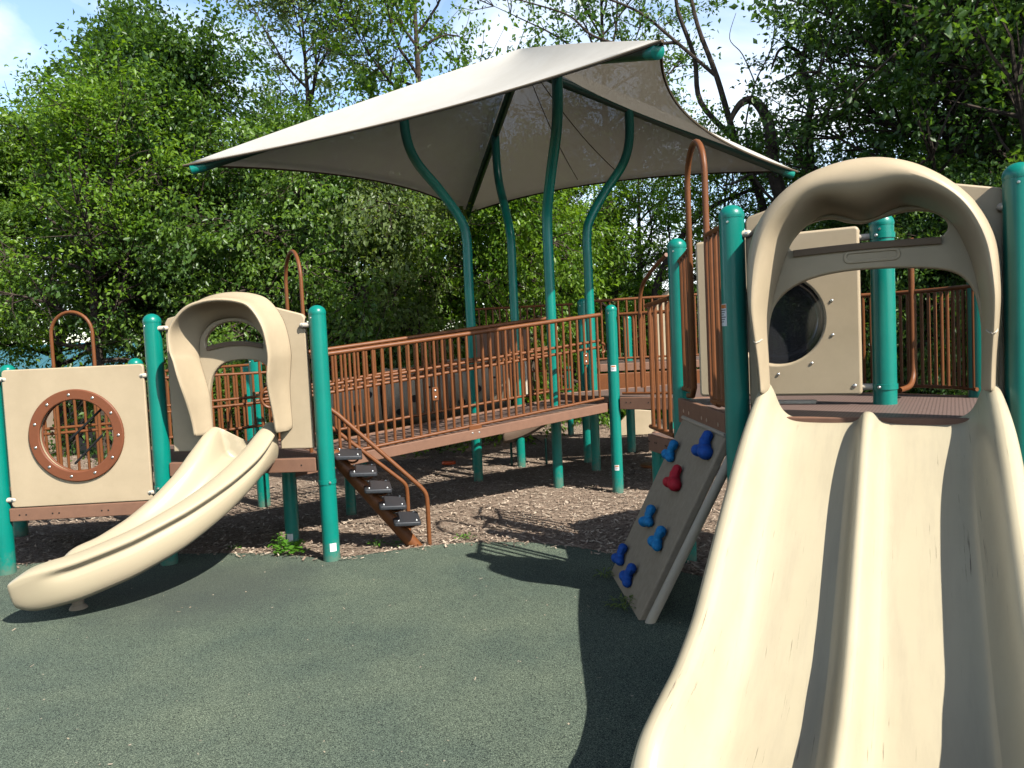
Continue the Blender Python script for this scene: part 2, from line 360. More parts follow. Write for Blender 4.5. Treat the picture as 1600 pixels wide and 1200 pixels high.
def chips_col(t, b, tcn, dark=(0.07, 0.045, 0.03), mid=(0.34, 0.25, 0.185), lit=(0.56, 0.46, 0.355)):
    n1 = t.nodes.new('ShaderNodeTexNoise'); n1.inputs['Scale'].default_value = 30; n1.inputs['Detail'].default_value = 8; n1.inputs['Roughness'].default_value = 0.75; n1.inputs['Distortion'].default_value = 1.5
    t.links.new(tcn.outputs['Object'], n1.inputs['Vector'])
    r = t.nodes.new('ShaderNodeValToRGB'); e = r.color_ramp.elements; e[0].position = 0.36; e[0].color = (*dark, 1); e[1].position = 0.68; e[1].color = (*lit, 1)
    m_ = e.new(0.5); m_.color = (*mid, 1)
    t.links.new(n1.outputs['Fac'], r.inputs['Fac']); t.links.new(r.outputs['Color'], b.inputs['Base Color'])
    bp = t.nodes.new('ShaderNodeBump'); bp.inputs['Strength'].default_value = 1.0; bp.inputs['Distance'].default_value = 0.03
    t.links.new(n1.outputs['Fac'], bp.inputs['Height']); t.links.new(bp.outputs['Normal'], b.inputs['Normal'])
mat('mulch', (0.15, 0.1, 0.07), 0.95, 0.1, extra=chips_col)
MULCH = [(-14, 4), (-12, 12.2), (-7, 13.4), (-2, 14.6), (3, 14.8), (9, 14.2), (14, 12), (15, 2), (9, -3), (-10, -3)]
def in_poly(x, y, P):
    c = False; j = len(P)-1
    for i in range(len(P)):
        if (P[i][1] > y) != (P[j][1] > y) and x < (P[j][0]-P[i][0])*(y-P[i][1])/(P[j][1]-P[i][1])+P[i][0]: c = not c
        j = i
    return c
def mulch():
    P = [p.to_tuple() for p in catmull([(x, y, 0) for x, y in MULCH], 5, True)]
    mb = MB(); n = len(P)
    mb.add([(x, y, 0.004) for x, y, _ in P], [tuple(range(n))])
    structure(mb.build('mulch_bed', 'mulch', smooth=False))
mulch()

RUB = [(-9, 5.3), (-6, 5.6), (-4.1, 6.0), (-3.2, 6.15), (-2.5, 6.10), (-1.95, 6.00), (-1.6, 5.85), (-1.3, 5.82), (-1.0, 5.92), (-0.6, 6.04), (-0.3, 6.05),
       (0.1, 5.96), (0.5, 5.72), (0.85, 5.35), (1.15, 4.95), (1.6, 4.6), (2.6, 4.3), (4, 4.2), (7, 4.3), (9, 3), (9, -4), (-10, -4)]
def rub_extra(t, b, tcn):
    n = t.nodes.new('ShaderNodeTexNoise'); n.inputs['Scale'].default_value = 215; n.inputs['Detail'].default_value = 2; n.inputs['Distortion'].default_value = 1.2
    t.links.new(tcn.outputs['Object'], n.inputs['Vector'])
    r = t.nodes.new('ShaderNodeValToRGB'); e = r.color_ramp.elements
    e[0].position = 0.40; e[0].color = (0.018, 0.023, 0.021, 1); e[1].position = 0.60; e[1].color = (0.235, 0.29, 0.215, 1)
    m_ = e.new(0.50); m_.color = (0.088, 0.120, 0.094, 1)
    t.links.new(n.outputs['Fac'], r.inputs['Fac'])
    n2 = t.nodes.new('ShaderNodeTexNoise'); n2.inputs['Scale'].default_value = 1.1; n2.inputs['Detail'].default_value = 9; n2.inputs['Roughness'].default_value = 0.6
    t.links.new(tcn.outputs['Object'], n2.inputs['Vector'])
    r2 = t.nodes.new('ShaderNodeValToRGB'); r2.color_ramp.elements[0].position = 0.35; r2.color_ramp.elements[0].color = (0.74, 0.78, 0.80, 1)
    r2.color_ramp.elements[1].position = 0.7; r2.color_ramp.elements[1].color = (1.20, 1.15, 1.06, 1)
    t.links.new(n2.outputs['Fac'], r2.inputs['Fac'])
    mm = t.nodes.new('ShaderNodeMix'); mm.data_type = 'RGBA'; mm.blend_type = 'MULTIPLY'; mm.inputs['Factor'].default_value = 1
    t.links.new(r.outputs['Color'], mm.inputs['A']); t.links.new(r2.outputs['Color'], mm.inputs['B'])
    # worn grey patch in front of the left slide exit
    sp = t.nodes.new('ShaderNodeVectorMath'); sp.operation = 'DISTANCE'; sp.inputs[1].default_value = (-2.15, 5.2, 0)
    t.links.new(tcn.outputs['Object'], sp.inputs[0])
    ad = t.nodes.new('ShaderNodeMath'); ad.operation = 'ADD'; t.links.new(sp.outputs['Value'], ad.inputs[0])
    sc_ = t.nodes.new('ShaderNodeMath'); sc_.operation = 'MULTIPLY'; sc_.inputs[1].default_value = 0.8; t.links.new(n2.outputs['Fac'], sc_.inputs[0]); t.links.new(sc_.outputs[0], ad.inputs[1])
    mr = t.nodes.new('ShaderNodeMapRange'); mr.inputs['From Min'].default_value = 0.75; mr.inputs['From Max'].default_value = 1.35; mr.inputs['To Min'].default_value = 0.6; mr.inputs['To Max'].default_value = 0
    t.links.new(ad.outputs[0], mr.inputs['Value'])
    wm = t.nodes.new('ShaderNodeMix'); wm.data_type = 'RGBA'; wm.inputs['B'].default_value = (0.075, 0.085, 0.075, 1)
    t.links.new(mr.outputs['Result'], wm.inputs['Factor']); t.links.new(mm.outputs['Result'], wm.inputs['A'])
    t.links.new(wm.outputs['Result'], b.inputs['Base Color'])
    bp = t.nodes.new('ShaderNodeBump'); bp.inputs['Strength'].default_value = 0.9; bp.inputs['Distance'].default_value = 0.006
    t.links.new(n.outputs['Fac'], bp.inputs['Height']); t.links.new(bp.outputs['Normal'], b.inputs['Normal'])
mat('rubber_surface', (0.07, 0.11, 0.08), 0.8, 0.25, extra=rub_extra)
def rubber():
    P = [p.to_tuple() for p in catmull([(x, y, 0) for x, y in RUB[:-2]], 5)] + [(9, -4, 0), (-10, -4, 0)]
    n = len(P); mb = MB()
    mb.add([(x, y, 0.022) for x, y, _ in P] + [(x, y, -0.02) for x, y, _ in P], [tuple(range(n))] + [(i, (i+1) % n, n+(i+1) % n, n+i) for i in range(n)])
    structure(mb.build('rubber_ground', 'rubber_surface', smooth=False))
    return P
RUBP = rubber()

rng = np.random.default_rng(7)
def scatter_chips():
    """loose wood chips lying over the mulch: one object, nobody could count them"""
    N = 46000; pts = []; spill = []; RUB2 = [(a, b) for a, b, _ in RUBP]
    while len(pts) < N:
        y = 5.0 + 9.3*rng.random()**1.5; x = (rng.random()*1.5-0.75)*y*1.0
        if in_poly(x, y, RUB2):
            if in_poly(x, y+.16*rng.random()**2, RUB2): continue
            spill.append(len(pts))
        if in_poly(x, y, MULCH): pts.append((x, y))
    pts = np.array(pts); V = np.zeros((N, 4, 3)); a = rng.random(N)*math.pi*2; L = 0.008+0.022*rng.random(N); W = 0.003+0.0055*rng.random(N)
    dx = np.stack([np.cos(a), np.sin(a), (rng.random(N)-.5)*.6], 1)*L[:, None]; dy = np.stack([-np.sin(a), np.cos(a), (rng.random(N)-.5)*.9], 1)*W[:, None]
    c = np.stack([pts[:, 0], pts[:, 1], 0.012+0.014*rng.random(N)], 1); c[[i for i in spill if i < N], 2] += .018
    V[:, 0] = c-dx-dy; V[:, 1] = c+dx-dy*.6; V[:, 2] = c+dx*.9+dy; V[:, 3] = c-dx*.8+dy*.7
    me = bpy.data.meshes.new('wood_chips'); me.vertices.add(N*4); me.vertices.foreach_set('co', V.reshape(-1)); me.loops.add(N*4); me.loops.foreach_set('vertex_index', np.arange(N*4))
    me.polygons.add(N); me.polygons.foreach_set('loop_start', np.arange(N)*4); me.update(calc_edges=True)
    at = me.attributes.new('tint', 'FLOAT', 'POINT'); at.data.foreach_set('value', np.repeat(rng.random(N)**1.4, 4))
    m = bpy.data.materials.new('chip'); m.use_nodes = True; t = m.node_tree; b = t.nodes['Principled BSDF']; b.inputs['Roughness'].default_value = 0.85; b.inputs['Specular IOR Level'].default_value = 0.15
    an = t.nodes.new('ShaderNodeAttribute'); an.attribute_name = 'tint'; mi = t.nodes.new('ShaderNodeMix'); mi.data_type = 'RGBA'
    mi.inputs['A'].default_value = (0.23, 0.16, 0.115, 1); mi.inputs['B'].default_value = (0.62, 0.51, 0.39, 1)
    t.links.new(an.outputs['Fac'], mi.inputs['Factor']); t.links.new(mi.outputs['Result'], b.inputs['Base Color']); MAT['chip'] = m
    stuff(link(me, 'wood_chips', 'chip'))
scatter_chips()
def scatter_litter():
    N = 240; mb = MB(); random.seed(5)
    k = 0
    while k < N:
        y = random.uniform(1.6, 6); x = random.uniform(-.75, .3)*y
        if not in_poly(x, y, [(a, b) for a, b, _ in RUBP]): continue
        a = random.uniform(0, 6.28); L = random.choice((.003, .004, .004, .005, .006, .012)); W = random.uniform(.0015, .004)
        dx = Vector((math.cos(a), math.sin(a), .2))*L; dy = Vector((-math.sin(a), math.cos(a), .2))*W; c = Vector((x, y, 0.0275))
        mb.add([c-dx-dy, c+dx-dy, c+dx+dy, c-dx+dy], [(0, 1, 2, 3)]); k += 1
    mat('litter', (0.42, 0.34, 0.23), 0.8, 0.2, var=(0.5, 0.45, 0.36), vscale=3)
    stuff(mb.build('leaf_litter', 'litter', smooth=False))
scatter_litter()

# ------------------------------------------------------------------ posts
def sticker(parent, x, y, z, wd, ht, ang, r, kind='white'):
    """label curved round a post; ang = direction it faces (world, degrees from +X)"""
    mb = MB(); rows = []
    for zz in (z-ht/2, z+ht/2):
        rows.append([Vector((x+(r+.0012)*math.cos(rad(ang)+t), y+(r+.0012)*math.sin(rad(ang)+t), zz)) for t in np.linspace(-wd/2/r, wd/2/r, 7)])
    mb.grid(rows); s = mb.build('sticker', 'sticker_white', parent)
    def strip(z0, z1, f0, f1, m, nm):
        mb = MB(); rows = []
        for zz in (z0, z1): rows.append([Vector((x+(r+.0022)*math.cos(rad(ang)+t), y+(r+.0022)*math.sin(rad(ang)+t), zz)) for t in np.linspace(f0*wd/r, f1*wd/r, 6)])
        mb.grid(rows); mb.build(nm, m, s)
    if kind == 'warning':
        strip(z+ht*.30, z+ht*.47, -.45, .45, 'sticker_orange', 'warning_band')
        for i in range(6): strip(z+ht*(.20-.105*i), z+ht*(.235-.105*i), -.40, .40-.12*(i % 3), 'sticker_ink', 'text_line')
    elif kind == 'small':
        strip(z+ht*.2, z+ht*.4, -.38, .38, 'sticker_orange', 'warning_band')
        for i in range(2): strip(z-ht*(.02+.2*i), z+ht*(.04-.2*i), -.36, .30, 'sticker_ink', 'text_line')
def post(x, y, ztop, label, group='green playset posts', r=0.0635, zb=0.0, cap=True, m='green_post'):
    mb = MB(); hs = ztop - r*0.92
    mb.lathe([(r, zb), (r, hs)], n=32)
    o = mb.build('playset_post', m); o.location = (x, y, 0); tag(o, label, 'post', group)
    if cap:
        c = MB(); c.lathe([(r+.0015, hs-.012), (r+.0025, hs)] + [((r+.0025)*math.cos(a), hs + r*.92*math.sin(a)) for a in np.linspace(0.06, math.pi/2, 9)], n=32)
        c.build('cap', m, o)
        b = MB(); a0 = rad(-125)
        M = Matrix.Translation((r*math.cos(a0), r*math.sin(a0), hs-.035)) @ Matrix.Rotation(a0, 4, 'Z') @ Matrix.Rotation(rad(90), 4, 'Y')
        b.lathe([(.007, 0), (.006, .003), (0.0, .004)], n=10, M=M); b.build('rivet', 'bolt_metal', o)
    return o
PA = (-3.92, 5.79); PB = (-2.705, 5.848); PC = (-1.425, 5.741); PD = (-1.85, 6.2)
PE = (1.18, 4.03); PE1 = (1.18, 5.34); PF = (2.12, 4.36); PG = (2.26, 3.40); PK = (2.75, 4.50); PP = (1.042, 7.85)
post(*PA, 1.60, 'short green post at the far left edge holding the round window panel')
post(*PB, 1.945, 'green post between the round window panel and the curved slide hood')
pc = post(*PC, 1.945, 'green post with a white sticker at the rubber edge right of the curved slide')
sticker(pc, 0, 0, 0.13, .05, .062, -62, .0635)
pd = post(*PD, 0.70, 'short green post with a white sticker under the ramp start, weeds at its foot', cap=False, r=.055)
sticker(pd, 0, 0, 0.10, .05, .075, -95, .055)
post(-4.68, 7.15, 1.615, 'rear green post whose dome peeps over the left corner of the round window panel')
post(-3.513, 7.2, 1.62, 'rear green post whose dome peeps up left of the curved slide hood')
post(-2.66, 8.0, 1.62, 'green post seen through the arch of the curved slide hood')
post(-2.07, 6.95, 0.78, 'shadowed green post under the rear of the upper left deck', cap=False)
pe = post(*PE, 2.258, 'big green post with a warning label left of the double slide')
sticker(pe, 0, 0, 1.69, .055, .115, -168, .0635, 'warning')
post(*PE1, 2.263, 'green post at the far end of the climbing wall')
post(*PF, 2.227, 'green post standing on the deck seen through the double slide hood')
post(*PG, 2.281, 'large green post cut by the right edge of the photo')
post(*PK, 2.15, 'dark green post at the back of the right deck beside the hood leg')
pp = post(*PP, 1.936, 'green post with two small stickers at the right end of the ramp', r=.058)
sticker(pp, 0, 0, 1.29, .055, .06, -95, .058, 'small'); sticker(pp, 0, 0, 0.27, .045, .055, -100, .058, 'small')
post(0.95, 9.9, 2.12, 'rear green post just left of the tall shade post behind the ramp end')
post(0.95, 12.82, 1.2, 'thin green post far behind under the back deck', r=.05, cap=False)
post(1.13, 5.97, 0.84, 'dark post carrying the low landing behind the climbing wall', cap=False)
post(1.62, 10.6, 1.9, 'rear green post behind the brown raised deck', r=.06)
post(2.3, 11.2, 2.2, 'rear green post beside the tan arched panel', r=.06)
post(-1.62, 7.4, 0.62, 'dark green support post under the ramp start behind the ladder', cap=False, r=.05)
post(-3.3, 9.6, 1.5, 'rear green post left of the crawl tunnel')

def collar(o, z, r, m='rust_metal', ang=0):
    mb = MB(); mb.lathe([(r, z-.016), (r+.005, z-.015), (r+.005, z+.015), (r, z+.016)], n=28); c = mb.build('collar', m, o)
    b = MB(); M = Matrix.Rotation(rad(ang), 4, 'Z') @ Matrix.Translation((r+.003, 0, z)) @ Matrix.Rotation(rad(90), 4, 'Y'); b.lathe([(.010, 0), (.010, .006), (.007, .011), (0, .012)], n=10, M=M); b.build('bolt', 'bolt_metal', c)
ALLP = {tuple(round(v, 3) for v in o.location[:2]): o for o in COL.objects if o.name.startswith('playset_post')}
for p_, zs, r_, a_ in ((PF, (1.25, 2.10), .0635, -140), (PC, (.62,), .0635, -60), (PB, (.62,), .0635, -100)):
    o_ = ALLP[tuple(round(v, 3) for v in p_)]
    for z_ in zs: collar(o_, z_, r_, 'green_post' if p_ in (PF, PC, PB) else 'rust_metal', a_)
# ------------------------------------------------------------------ frames and clamps
def fr(name, O, Vv, label, cat, group=None, z=0.0):
    return empty(name, (O[0], O[1], z), math.atan2(Vv[1], Vv[0]), label, cat, group)
def clamp(parent, v, z, side, ln=0.075, y=-0.012):
    """pale sleeve that ties a panel to a post; side -1 = post on the left"""
    mb = MB(); x0, x1 = (v-ln, v+.02) if side < 0 else (v-.02, v+ln)
    mb.tube([(x0, y, z), (x1, y, z)], .019, 12)
    e = x1 if side < 0 else x0
    mb.lathe([(.019, 0)] + [(.019*math.cos(a), .019*math.sin(a)) for a in (.5, 1.0, 1.5)], n=12,
             M=Matrix.Translation((e, y, z)) @ Matrix.Rotation(rad(90 if side < 0 else -90), 4, 'Y'))
    c = mb.build('clamp', 'pale_plastic', parent)
    b = MB(); b.lathe([(.0085, 0), (.0085, .003), (.0, .006)], n=10, M=Matrix.Translation((e-(.008 if side < 0 else -.008), y-.0185, z)) @ Matrix.Rotation(rad(90), 4, 'X'))
    b.build('bolt', 'bolt_metal', c)
def bolt(parent, x, y, z, r=.009, ax='X'):
    b = MB(); M = Matrix.Translation((x, y, z)) @ Matrix.Rotation(rad(90), 4, ax)
    b.lathe([(r*1.25, 0), (r*1.25, .002), (r*.9, .005), (0, .0065)], n=12, M=M); return b.build('bolt', 'bolt_metal', parent)

# ------------------------------------------------------------------ hooded slide entrances
def hood(name, O, Vv, label, panel_out, slot, door_note, outer, inner, ufront, flare, clamps, brownledge):
    root = fr(name, O, Vv, label, 'slide hood')
    me = plate_mesh('entrance_panel', panel_out, [slot], 0.05, 0.010, Matrix.Translation((0, 0.03, 0)))
    link(me, 'entrance_panel', 'tan_plastic', root)
    Oc = catmull([(a, 0, b) for a, b in outer], 5); Ic = catmull([(a, 0, b) for a, b in inner], 5)
    n = len(Oc); cen = Vector((sum(p.x for p in Oc)/n, 0, Oc[0].z))
    rows = []
    for i in range(n):
        o, q = Oc[i], Ic[i]; d = (q-o); L = d.length; d = d/L
        tg = (Oc[min(i+1, n-1)] - Oc[max(i-1, 0)]).normalized(); nrm = Vector((-tg.z, 0, tg.x))
        k = min(1.0, max(0, (o.z-Oc[0].z)/.50)); k = k*k*(3-2*k)
        uf = ufront*(0.56+.44*k)
        def P(off, u): v = o + nrm*off; return Vector((v.x, -u, v.z))
        def Q(f, u): v = o + d*L*f; return Vector((v.x, -u, v.z))
        lip = min(.028, L*.3)
        if door_note == 'thin':
            l_ = min(.040, L*.42)/L
            rows.append([P(flare, -0.004), P(flare*.55, uf*.28), P(0.006, uf*.55), P(0.0, uf*.80), Q(l_*.18, uf*.93), Q(l_*.5, uf), Q(l_*.85, uf*.97), Q(l_, uf*.88), Q(l_*1.12, uf*.70), Q(min(.8, l_*1.3+.12), uf*.42), Q(.88, uf*.16), Q(1.0, -0.004)])
        else: rows.append([P(flare, -0.004), P(flare*.5, uf*.28), P(0.002, uf*.55), Q(.02, uf*.72), Q(.10, uf*.86), Q(.22, uf*.96), Q(.36, uf), Q(.50, uf*.975), Q(.64, uf*.87), Q(.78, uf*.66), Q(.90, uf*.36), Q(1.0, -0.004)])
    mb = MB(); mb.grid(rows); nn_ = len(rows[0]); mb.f.append(tuple(range(nn_))); mb.f.append(tuple(range(len(mb.v)-1, len(mb.v)-1-nn_, -1)))
    a = mb.build('arch', 'tan_plastic', root)
    so = a.modifiers.new('thick', 'SOLIDIFY'); so.thickness = 0.008; so.offset = -1
    subsurf(a, 1)
    for (v, z, sd) in clamps: clamp(root, v, z, sd)
    for q0, q1, sg in ((Oc[0], Ic[0], 1), (Oc[-1], Ic[-1], -1)):
        # small moulded seam bead across the leg
        zb = q0.z + .27; k_ = min(range(len(Oc)), key=lambda i_: abs(Oc[i_].z-zb) + (0 if (Oc[i_].x-cen.x)*(-sg) > 0 else 9)); a_, b_ = Oc[k_], Ic[k_]; kk = min(1, .27/.5); kk = kk*kk*(3-2*kk); uq = ufront*(.56+.44*kk)
        bd_ = MB(); bd_.tube([Vector((a_.x+(b_.x-a_.x)*f_, -uq*g_ , zb+h_)) for f_, g_, h_ in ((-.03, .55, .012), (.06, .84, .002), (.25, .985, -.006), (.45, 1.005, -.008), (.65, .90, -.004), (.80, .66, .006))], .0035, 6); (bd_.build('seam_bead', 'pale_plastic', root) if door_note != 'thin' else None)
    if brownledge:
        x0, x1, z0, zc = brownledge
        mb = MB(); pts = [(x0 + (x1-x0)*t, 0, z0 + zc*math.sin(math.pi*t)) for t in np.linspace(0, 1, 13)]
        rows = []
        for x, y, z in pts: rows.append([Vector((x, -.010, z-.022)), Vector((x, -.016, z+.012)), Vector((x, .065, z+.014)), Vector((x, .065, z-.014))])
        mb.grid(rows, closed_u=True); l = mb.build('ledge', 'inner_brown', root); bevel(l, .004)
    return root

VB = Vector((math.cos(rad(28)), -math.sin(rad(28)), 0))
door_b = [(1.105, 1.48), (1.10, 1.62), (1.065, 1.76), (.96, 1.842), (.68, 1.872), (.45, 1.862), (.29, 1.812), (.192, 1.715), (.160, 1.56), (.155, 1.40)]
door_b = [(a, c) for a, _, c in [p.to_tuple() for p in catmull([(a, 0, c) for a, c in door_b], 5)]]
out_big = [(.065, 1.19), (.065, 2.165), (.085, 2.19), (.30, 2.245), (.45, 2.29), (.64, 2.31), (.85, 2.285), (1.0, 2.235), (1.185, 2.19), (1.205, 2.165), (1.205, 1.19), (1.10, 1.19)] + door_b + [(.155, 1.19)]
slot_big = [p.to_tuple() for p in catmull([(.275, 0, 2.015), (.30, 0, 2.075), (.375, 0, 2.12), (.47, 0, 2.135), (.55, 0, 2.108), (.63, 0, 2.095), (.72, 0, 2.115), (.82, 0, 2.13), (.92, 0, 2.112), (.975, 0, 2.06), (.965, 0, 2.01), (.90, 0, 1.99), (.64, 0, 1.993), (.34, 0, 1.985)], 4, True)]
slot_big = [(a, c) for a, _, c in slot_big]
hb = hood('slide_hood', PE, VB, 'large tan arched plastic hood with a hand slot over the double slide', out_big, slot_big, None,
     [(.135, 1.28), (.130, 1.45), (.118, 1.6), (.105, 1.76), (.110, 1.97), (.185, 2.165), (.365, 2.32), (.61, 2.375), (.83, 2.325), (1.025, 2.175), (1.135, 1.98), (1.160, 1.76), (1.157, 1.6), (1.148, 1.45), (1.145, 1.28)],
     [(.172, 1.28), (.170, 1.45), (.172, 1.6), (.19, 1.72), (.255, 1.93), (.32, 2.06), (.46, 2.15), (.63, 2.10), (.80, 2.15), (.965, 2.08), (1.045, 1.93), (1.09, 1.75), (1.102, 1.6), (1.10, 1.45), (1.095, 1.28)],
     0.27, 0.03, [(.065, 2.10, -1), (1.205, 2.10, 1)], (.30, .95, 1.982, .006))
mb = MB(); o_ = plate_mesh('emblem', rrect(.53, 1.905, .78, 1.965, .028), [rrect(.545, 1.918, .765, 1.952, .016)], .012, .003, Matrix.Translation((0, .004, 0)))
link(o_, 'emblem', 'tan_plastic', hb)

VS = Vector((PC[0]-PB[0], PC[1]-PB[1], 0)).normalized()
door_s = [(.935, 1.30), (.925, 1.40), (.885, 1.49), (.79, 1.555), (.64, 1.565), (.52, 1.535), (.44, 1.45), (.405, 1.32)]
door_s = [(a, c) for a, _, c in [p.to_tuple() for p in catmull([(a, 0, c) for a, c in door_s], 5)]]
out_s = [(.095, .885), (.095, 1.87), (.12, 1.905), (.35, 1.955), (.66, 1.985), (.95, 1.95), (1.165, 1.885), (1.185, 1.86), (1.20, .875), (.94, .875)] + door_s + [(.40, .885)]
slot_s = [(a, c) for a, _, c in [p.to_tuple() for p in catmull([(.405, 0, 1.68), (.42, 0, 1.76), (.50, 0, 1.83), (.62, 0, 1.855), (.74, 0, 1.83), (.83, 0, 1.76), (.855, 0, 1.69), (.80, 0, 1.675), (.62, 0, 1.69), (.47, 0, 1.655)], 4, True)]]
hs_ = hood('slide_hood', PB, VS, 'tall narrow tan arched hood over the curved slide between two green posts', out_s, slot_s, 'thin',
     [(.330, 1.01), (.322, 1.2), (.312, 1.335), (.278, 1.55), (.25, 1.67), (.262, 1.83), (.38, 1.965), (.52, 2.015), (.66, 2.025), (.80, 2.005), (.90, 1.955), (.985, 1.81), (1.018, 1.62), (1.01, 1.5), (.992, 1.33), (.994, 1.01)],
     [(.425, 1.01), (.420, 1.2), (.415, 1.33), (.365, 1.55), (.36, 1.62), (.375, 1.74), (.45, 1.835), (.54, 1.87), (.63, 1.878), (.73, 1.86), (.80, 1.81), (.862, 1.70), (.898, 1.54), (.905, 1.45), (.908, 1.33), (.910, 1.01)],
     0.28, 0.055, [(.095, 1.83, -1), (1.185, 1.80, 1)], (.42, .85, 1.665, .03))

# ------------------------------------------------------------------ double slide
def double_slide():
    root = fr('double_slide', PE, VB, 'wide tan double slide with two lanes and scuffed beds in the foreground', 'slide')
    U_ = [-.03, .08, .2, .4, .6, .75, .9, 1.02, 1.14, 1.25, 1.36, 1.49, 1.62, 1.74, 1.85, 1.93, 1.99, 2.05, 2.10, 2.15, 2.19, 2.215]
    RL = np.interp(U_, [-.03, .12, .3, .6, .9, 1.14, 1.36, 1.62, 1.85, 1.99, 2.07, 2.14, 2.19, 2.215], [1.345, 1.285, 1.185, 1.03, .86, .715, .585, .50, .47, .445, .40, .32, .24, .20])
    BD = np.interp(U_, [-.03, .05, .18, .35, .6, .9, 1.14, 1.36, 1.62, 1.85, 2.05, 2.15, 2.215], [1.145, 1.138, 1.08, .965, .81, .63, .485, .36, .27, .235, .215, .19, .15])
    RD = np.interp(U_, [-.03, .12, .3, .6, .9, 1.14, 1.36, 1.62, 1.85, 1.99, 2.10, 2.18, 2.215], [1.15, 1.22, 1.148, .975, .79, .64, .515, .42, .385, .362, .32, .25, .17])
    rows = []
    for u, rl, bd, rd in zip(U_, RL, BD, RD):
        k = max(0, min(1, (u+.03)/.35))        # the rim leaves the hood leg narrow and widens below it
        f = 0*u               # slight flare of the side walls near the exit
        h = max(.04, rl - bd)
        def side(s, v0):                        # s=+1 left side, mirrored for the right one
            return [(v0+s*(.030-f+.03*(1-k)), rl-.24), (v0+s*(.026-f+.03*(1-k)), rl-.12), (v0+s*(.034-f+.03*(1-k)), rl-.05), (v0+s*(.052-f+.025*(1-k)), rl-.012), (v0+s*(.085-f+.012*(1-k)), rl+.002), (v0+s*(.118-f), rl-.014),
                    (v0+s*(.142-f*.7), rl-h*.35), (v0+s*(.160-f*.4), rl-h*.66), (v0+s*(.19-f*.2), bd+.025), (v0+s*.235, bd+.004)]
        L = side(1, 0.052); R_ = [(v_, z_ + (.055 if z_ > bd+.06 else 0)*min(1, max(0, (u-.02)/.4))) for v_, z_ in side(-1, 1.235)][::-1]
        mid = [(.50, bd+.001), (.555, bd+.006), (.582, bd+(rd-bd)*.30), (.598, bd+(rd-bd)*.74), (.612, rd-.004), (.63, rd), (.648, rd-.004), (.662, bd+(rd-bd)*.74), (.678, bd+(rd-bd)*.30), (.705, bd+.006), (.76, bd+.001)]
        P = L + [(.38, bd)] + mid + [(.89, bd)] + R_
        rows.append([Vector((v, -u, z)) for v, z in P])
    mb = MB(); mb.grid(rows)
    s = mb.build('slide_bed', 'slide_plastic', root); so = s.modifiers.new('thick', 'SOLIDIFY'); so.thickness = .01; so.offset = -1
    subsurf(s, 2)
    # foot under the exit
    mb = MB(); mb.box((.60, -2.05, 0.0), (.67, -1.97, .20)); bevel(mb.build('foot', 'green_post', root, smooth=False))
double_slide()

# ------------------------------------------------------------------ curved slide on the left
def curved_slide():
    root = empty('curved_slide', (-3.02, 5.78, 0), 0, 'tan curved slide sweeping left from the narrow arched hood', 'slide')
    A = np.linspace(-4, 91, 34)
    RZ = np.interp(A, [-4, 6, 15, 30, 45, 60, 75, 91], [1.075, 1.025, .935, .785, .645, .52, .42, .35])
    BZ = np.interp(A, [-4, 4, 15, 30, 45, 60, 75, 91], [.80, .795, .73, .565, .405, .28, .185, .125])
    rows = []
    for a, rz, bz in zip(A, RZ, BZ):
        t = rad(a); k = max(0, min(1, (a+4)/22)); e = max(0, min(1, (91-a)/9)); e = math.sqrt(1-(1-e)**2)
        P = [(1.17, bz-.055), (1.235, bz-.02), (1.262, bz+.05), (1.268, rz-.105), (1.245+.0*k, rz-.072), (1.262, rz-.052), (1.290, rz-.035), (1.292, rz-.012), (1.265, rz+.004),
             (1.19, rz+.022), (1.115, rz+.012), (1.085, rz-.05), (1.07, bz+.055), (1.035, bz+.012), (.95, bz), (.87, bz+.015), (.825, bz+.06), (.80, rz-.07), (.775, rz-.015),
             (.735, rz+.004), (.685, rz+.002), (.655, rz-.02), (.655, rz-.05), (.672, rz-.065), (.665, bz+.05), (.70, bz-.02), (.77, bz-.055), (.97, bz-.06)]
        w_ = 0.62+0.38*k; gq = max(0, min(1, (84-a)/9)); gq = gq*gq*(3-2*gq)
        P[4] = (1.285-.040*gq, rz-.072); P[3] = (1.278-.010*gq, rz-.105); P[23] = (.655+.017*gq, rz-.065); P[5] = (1.289-.027*gq, rz-.052)
        row = []
        for r_, z in P:
            if r_ > 1.06 and k < 1: r_ = 1.15 + (r_-1.15)*w_
            if r_ < .83 and k < 1: r_ = .80 + (r_-.80)*w_
            zc = (rz+bz)/2-.02
            z = zc + (z-zc)*(0.72+.28*e)
            row.append(Vector((r_*math.cos(t), -r_*math.sin(t), z)))
        rows.append(row)
    mb = MB(); mb.grid(rows, closed_u=True)
    n = len(rows[0]); last = (len(rows)-1)*n
    mb.f.append(tuple(range(n))); 
    # rounded nose at the exit, closed with a small inset
    t = rad(92.6); inset = []
    for p in rows[-1]:
        r_ = math.hypot(p.x, p.y); r2 = .97+(r_-.97)*.95; zc = (RZ[-1]+BZ[-1])/2-.03; inset.append(Vector((r2*math.cos(t), -r2*math.sin(t), zc+(p.z-zc)*.86)))
    k0 = len(mb.v); mb.v += [tuple(p) for p in inset]
    for j in range(n): mb.f.append((last+j, last+(j+1) % n, k0+(j+1) % n, k0+j))
    mb.f.append(tuple(k0+j for j in range(n)))
    s = mb.build('slide_bed', 'curved_plastic', root); subsurf(s, 2)
    mb = MB(); mb.lathe([(.055, 0.022), (.05, .035), (.035, .05), (.035, .16)], c=(.92*math.cos(rad(80)), -.92*math.sin(rad(80)), 0), n=20); mb.build('foot', 'wall_tan', root)
curved_slide()

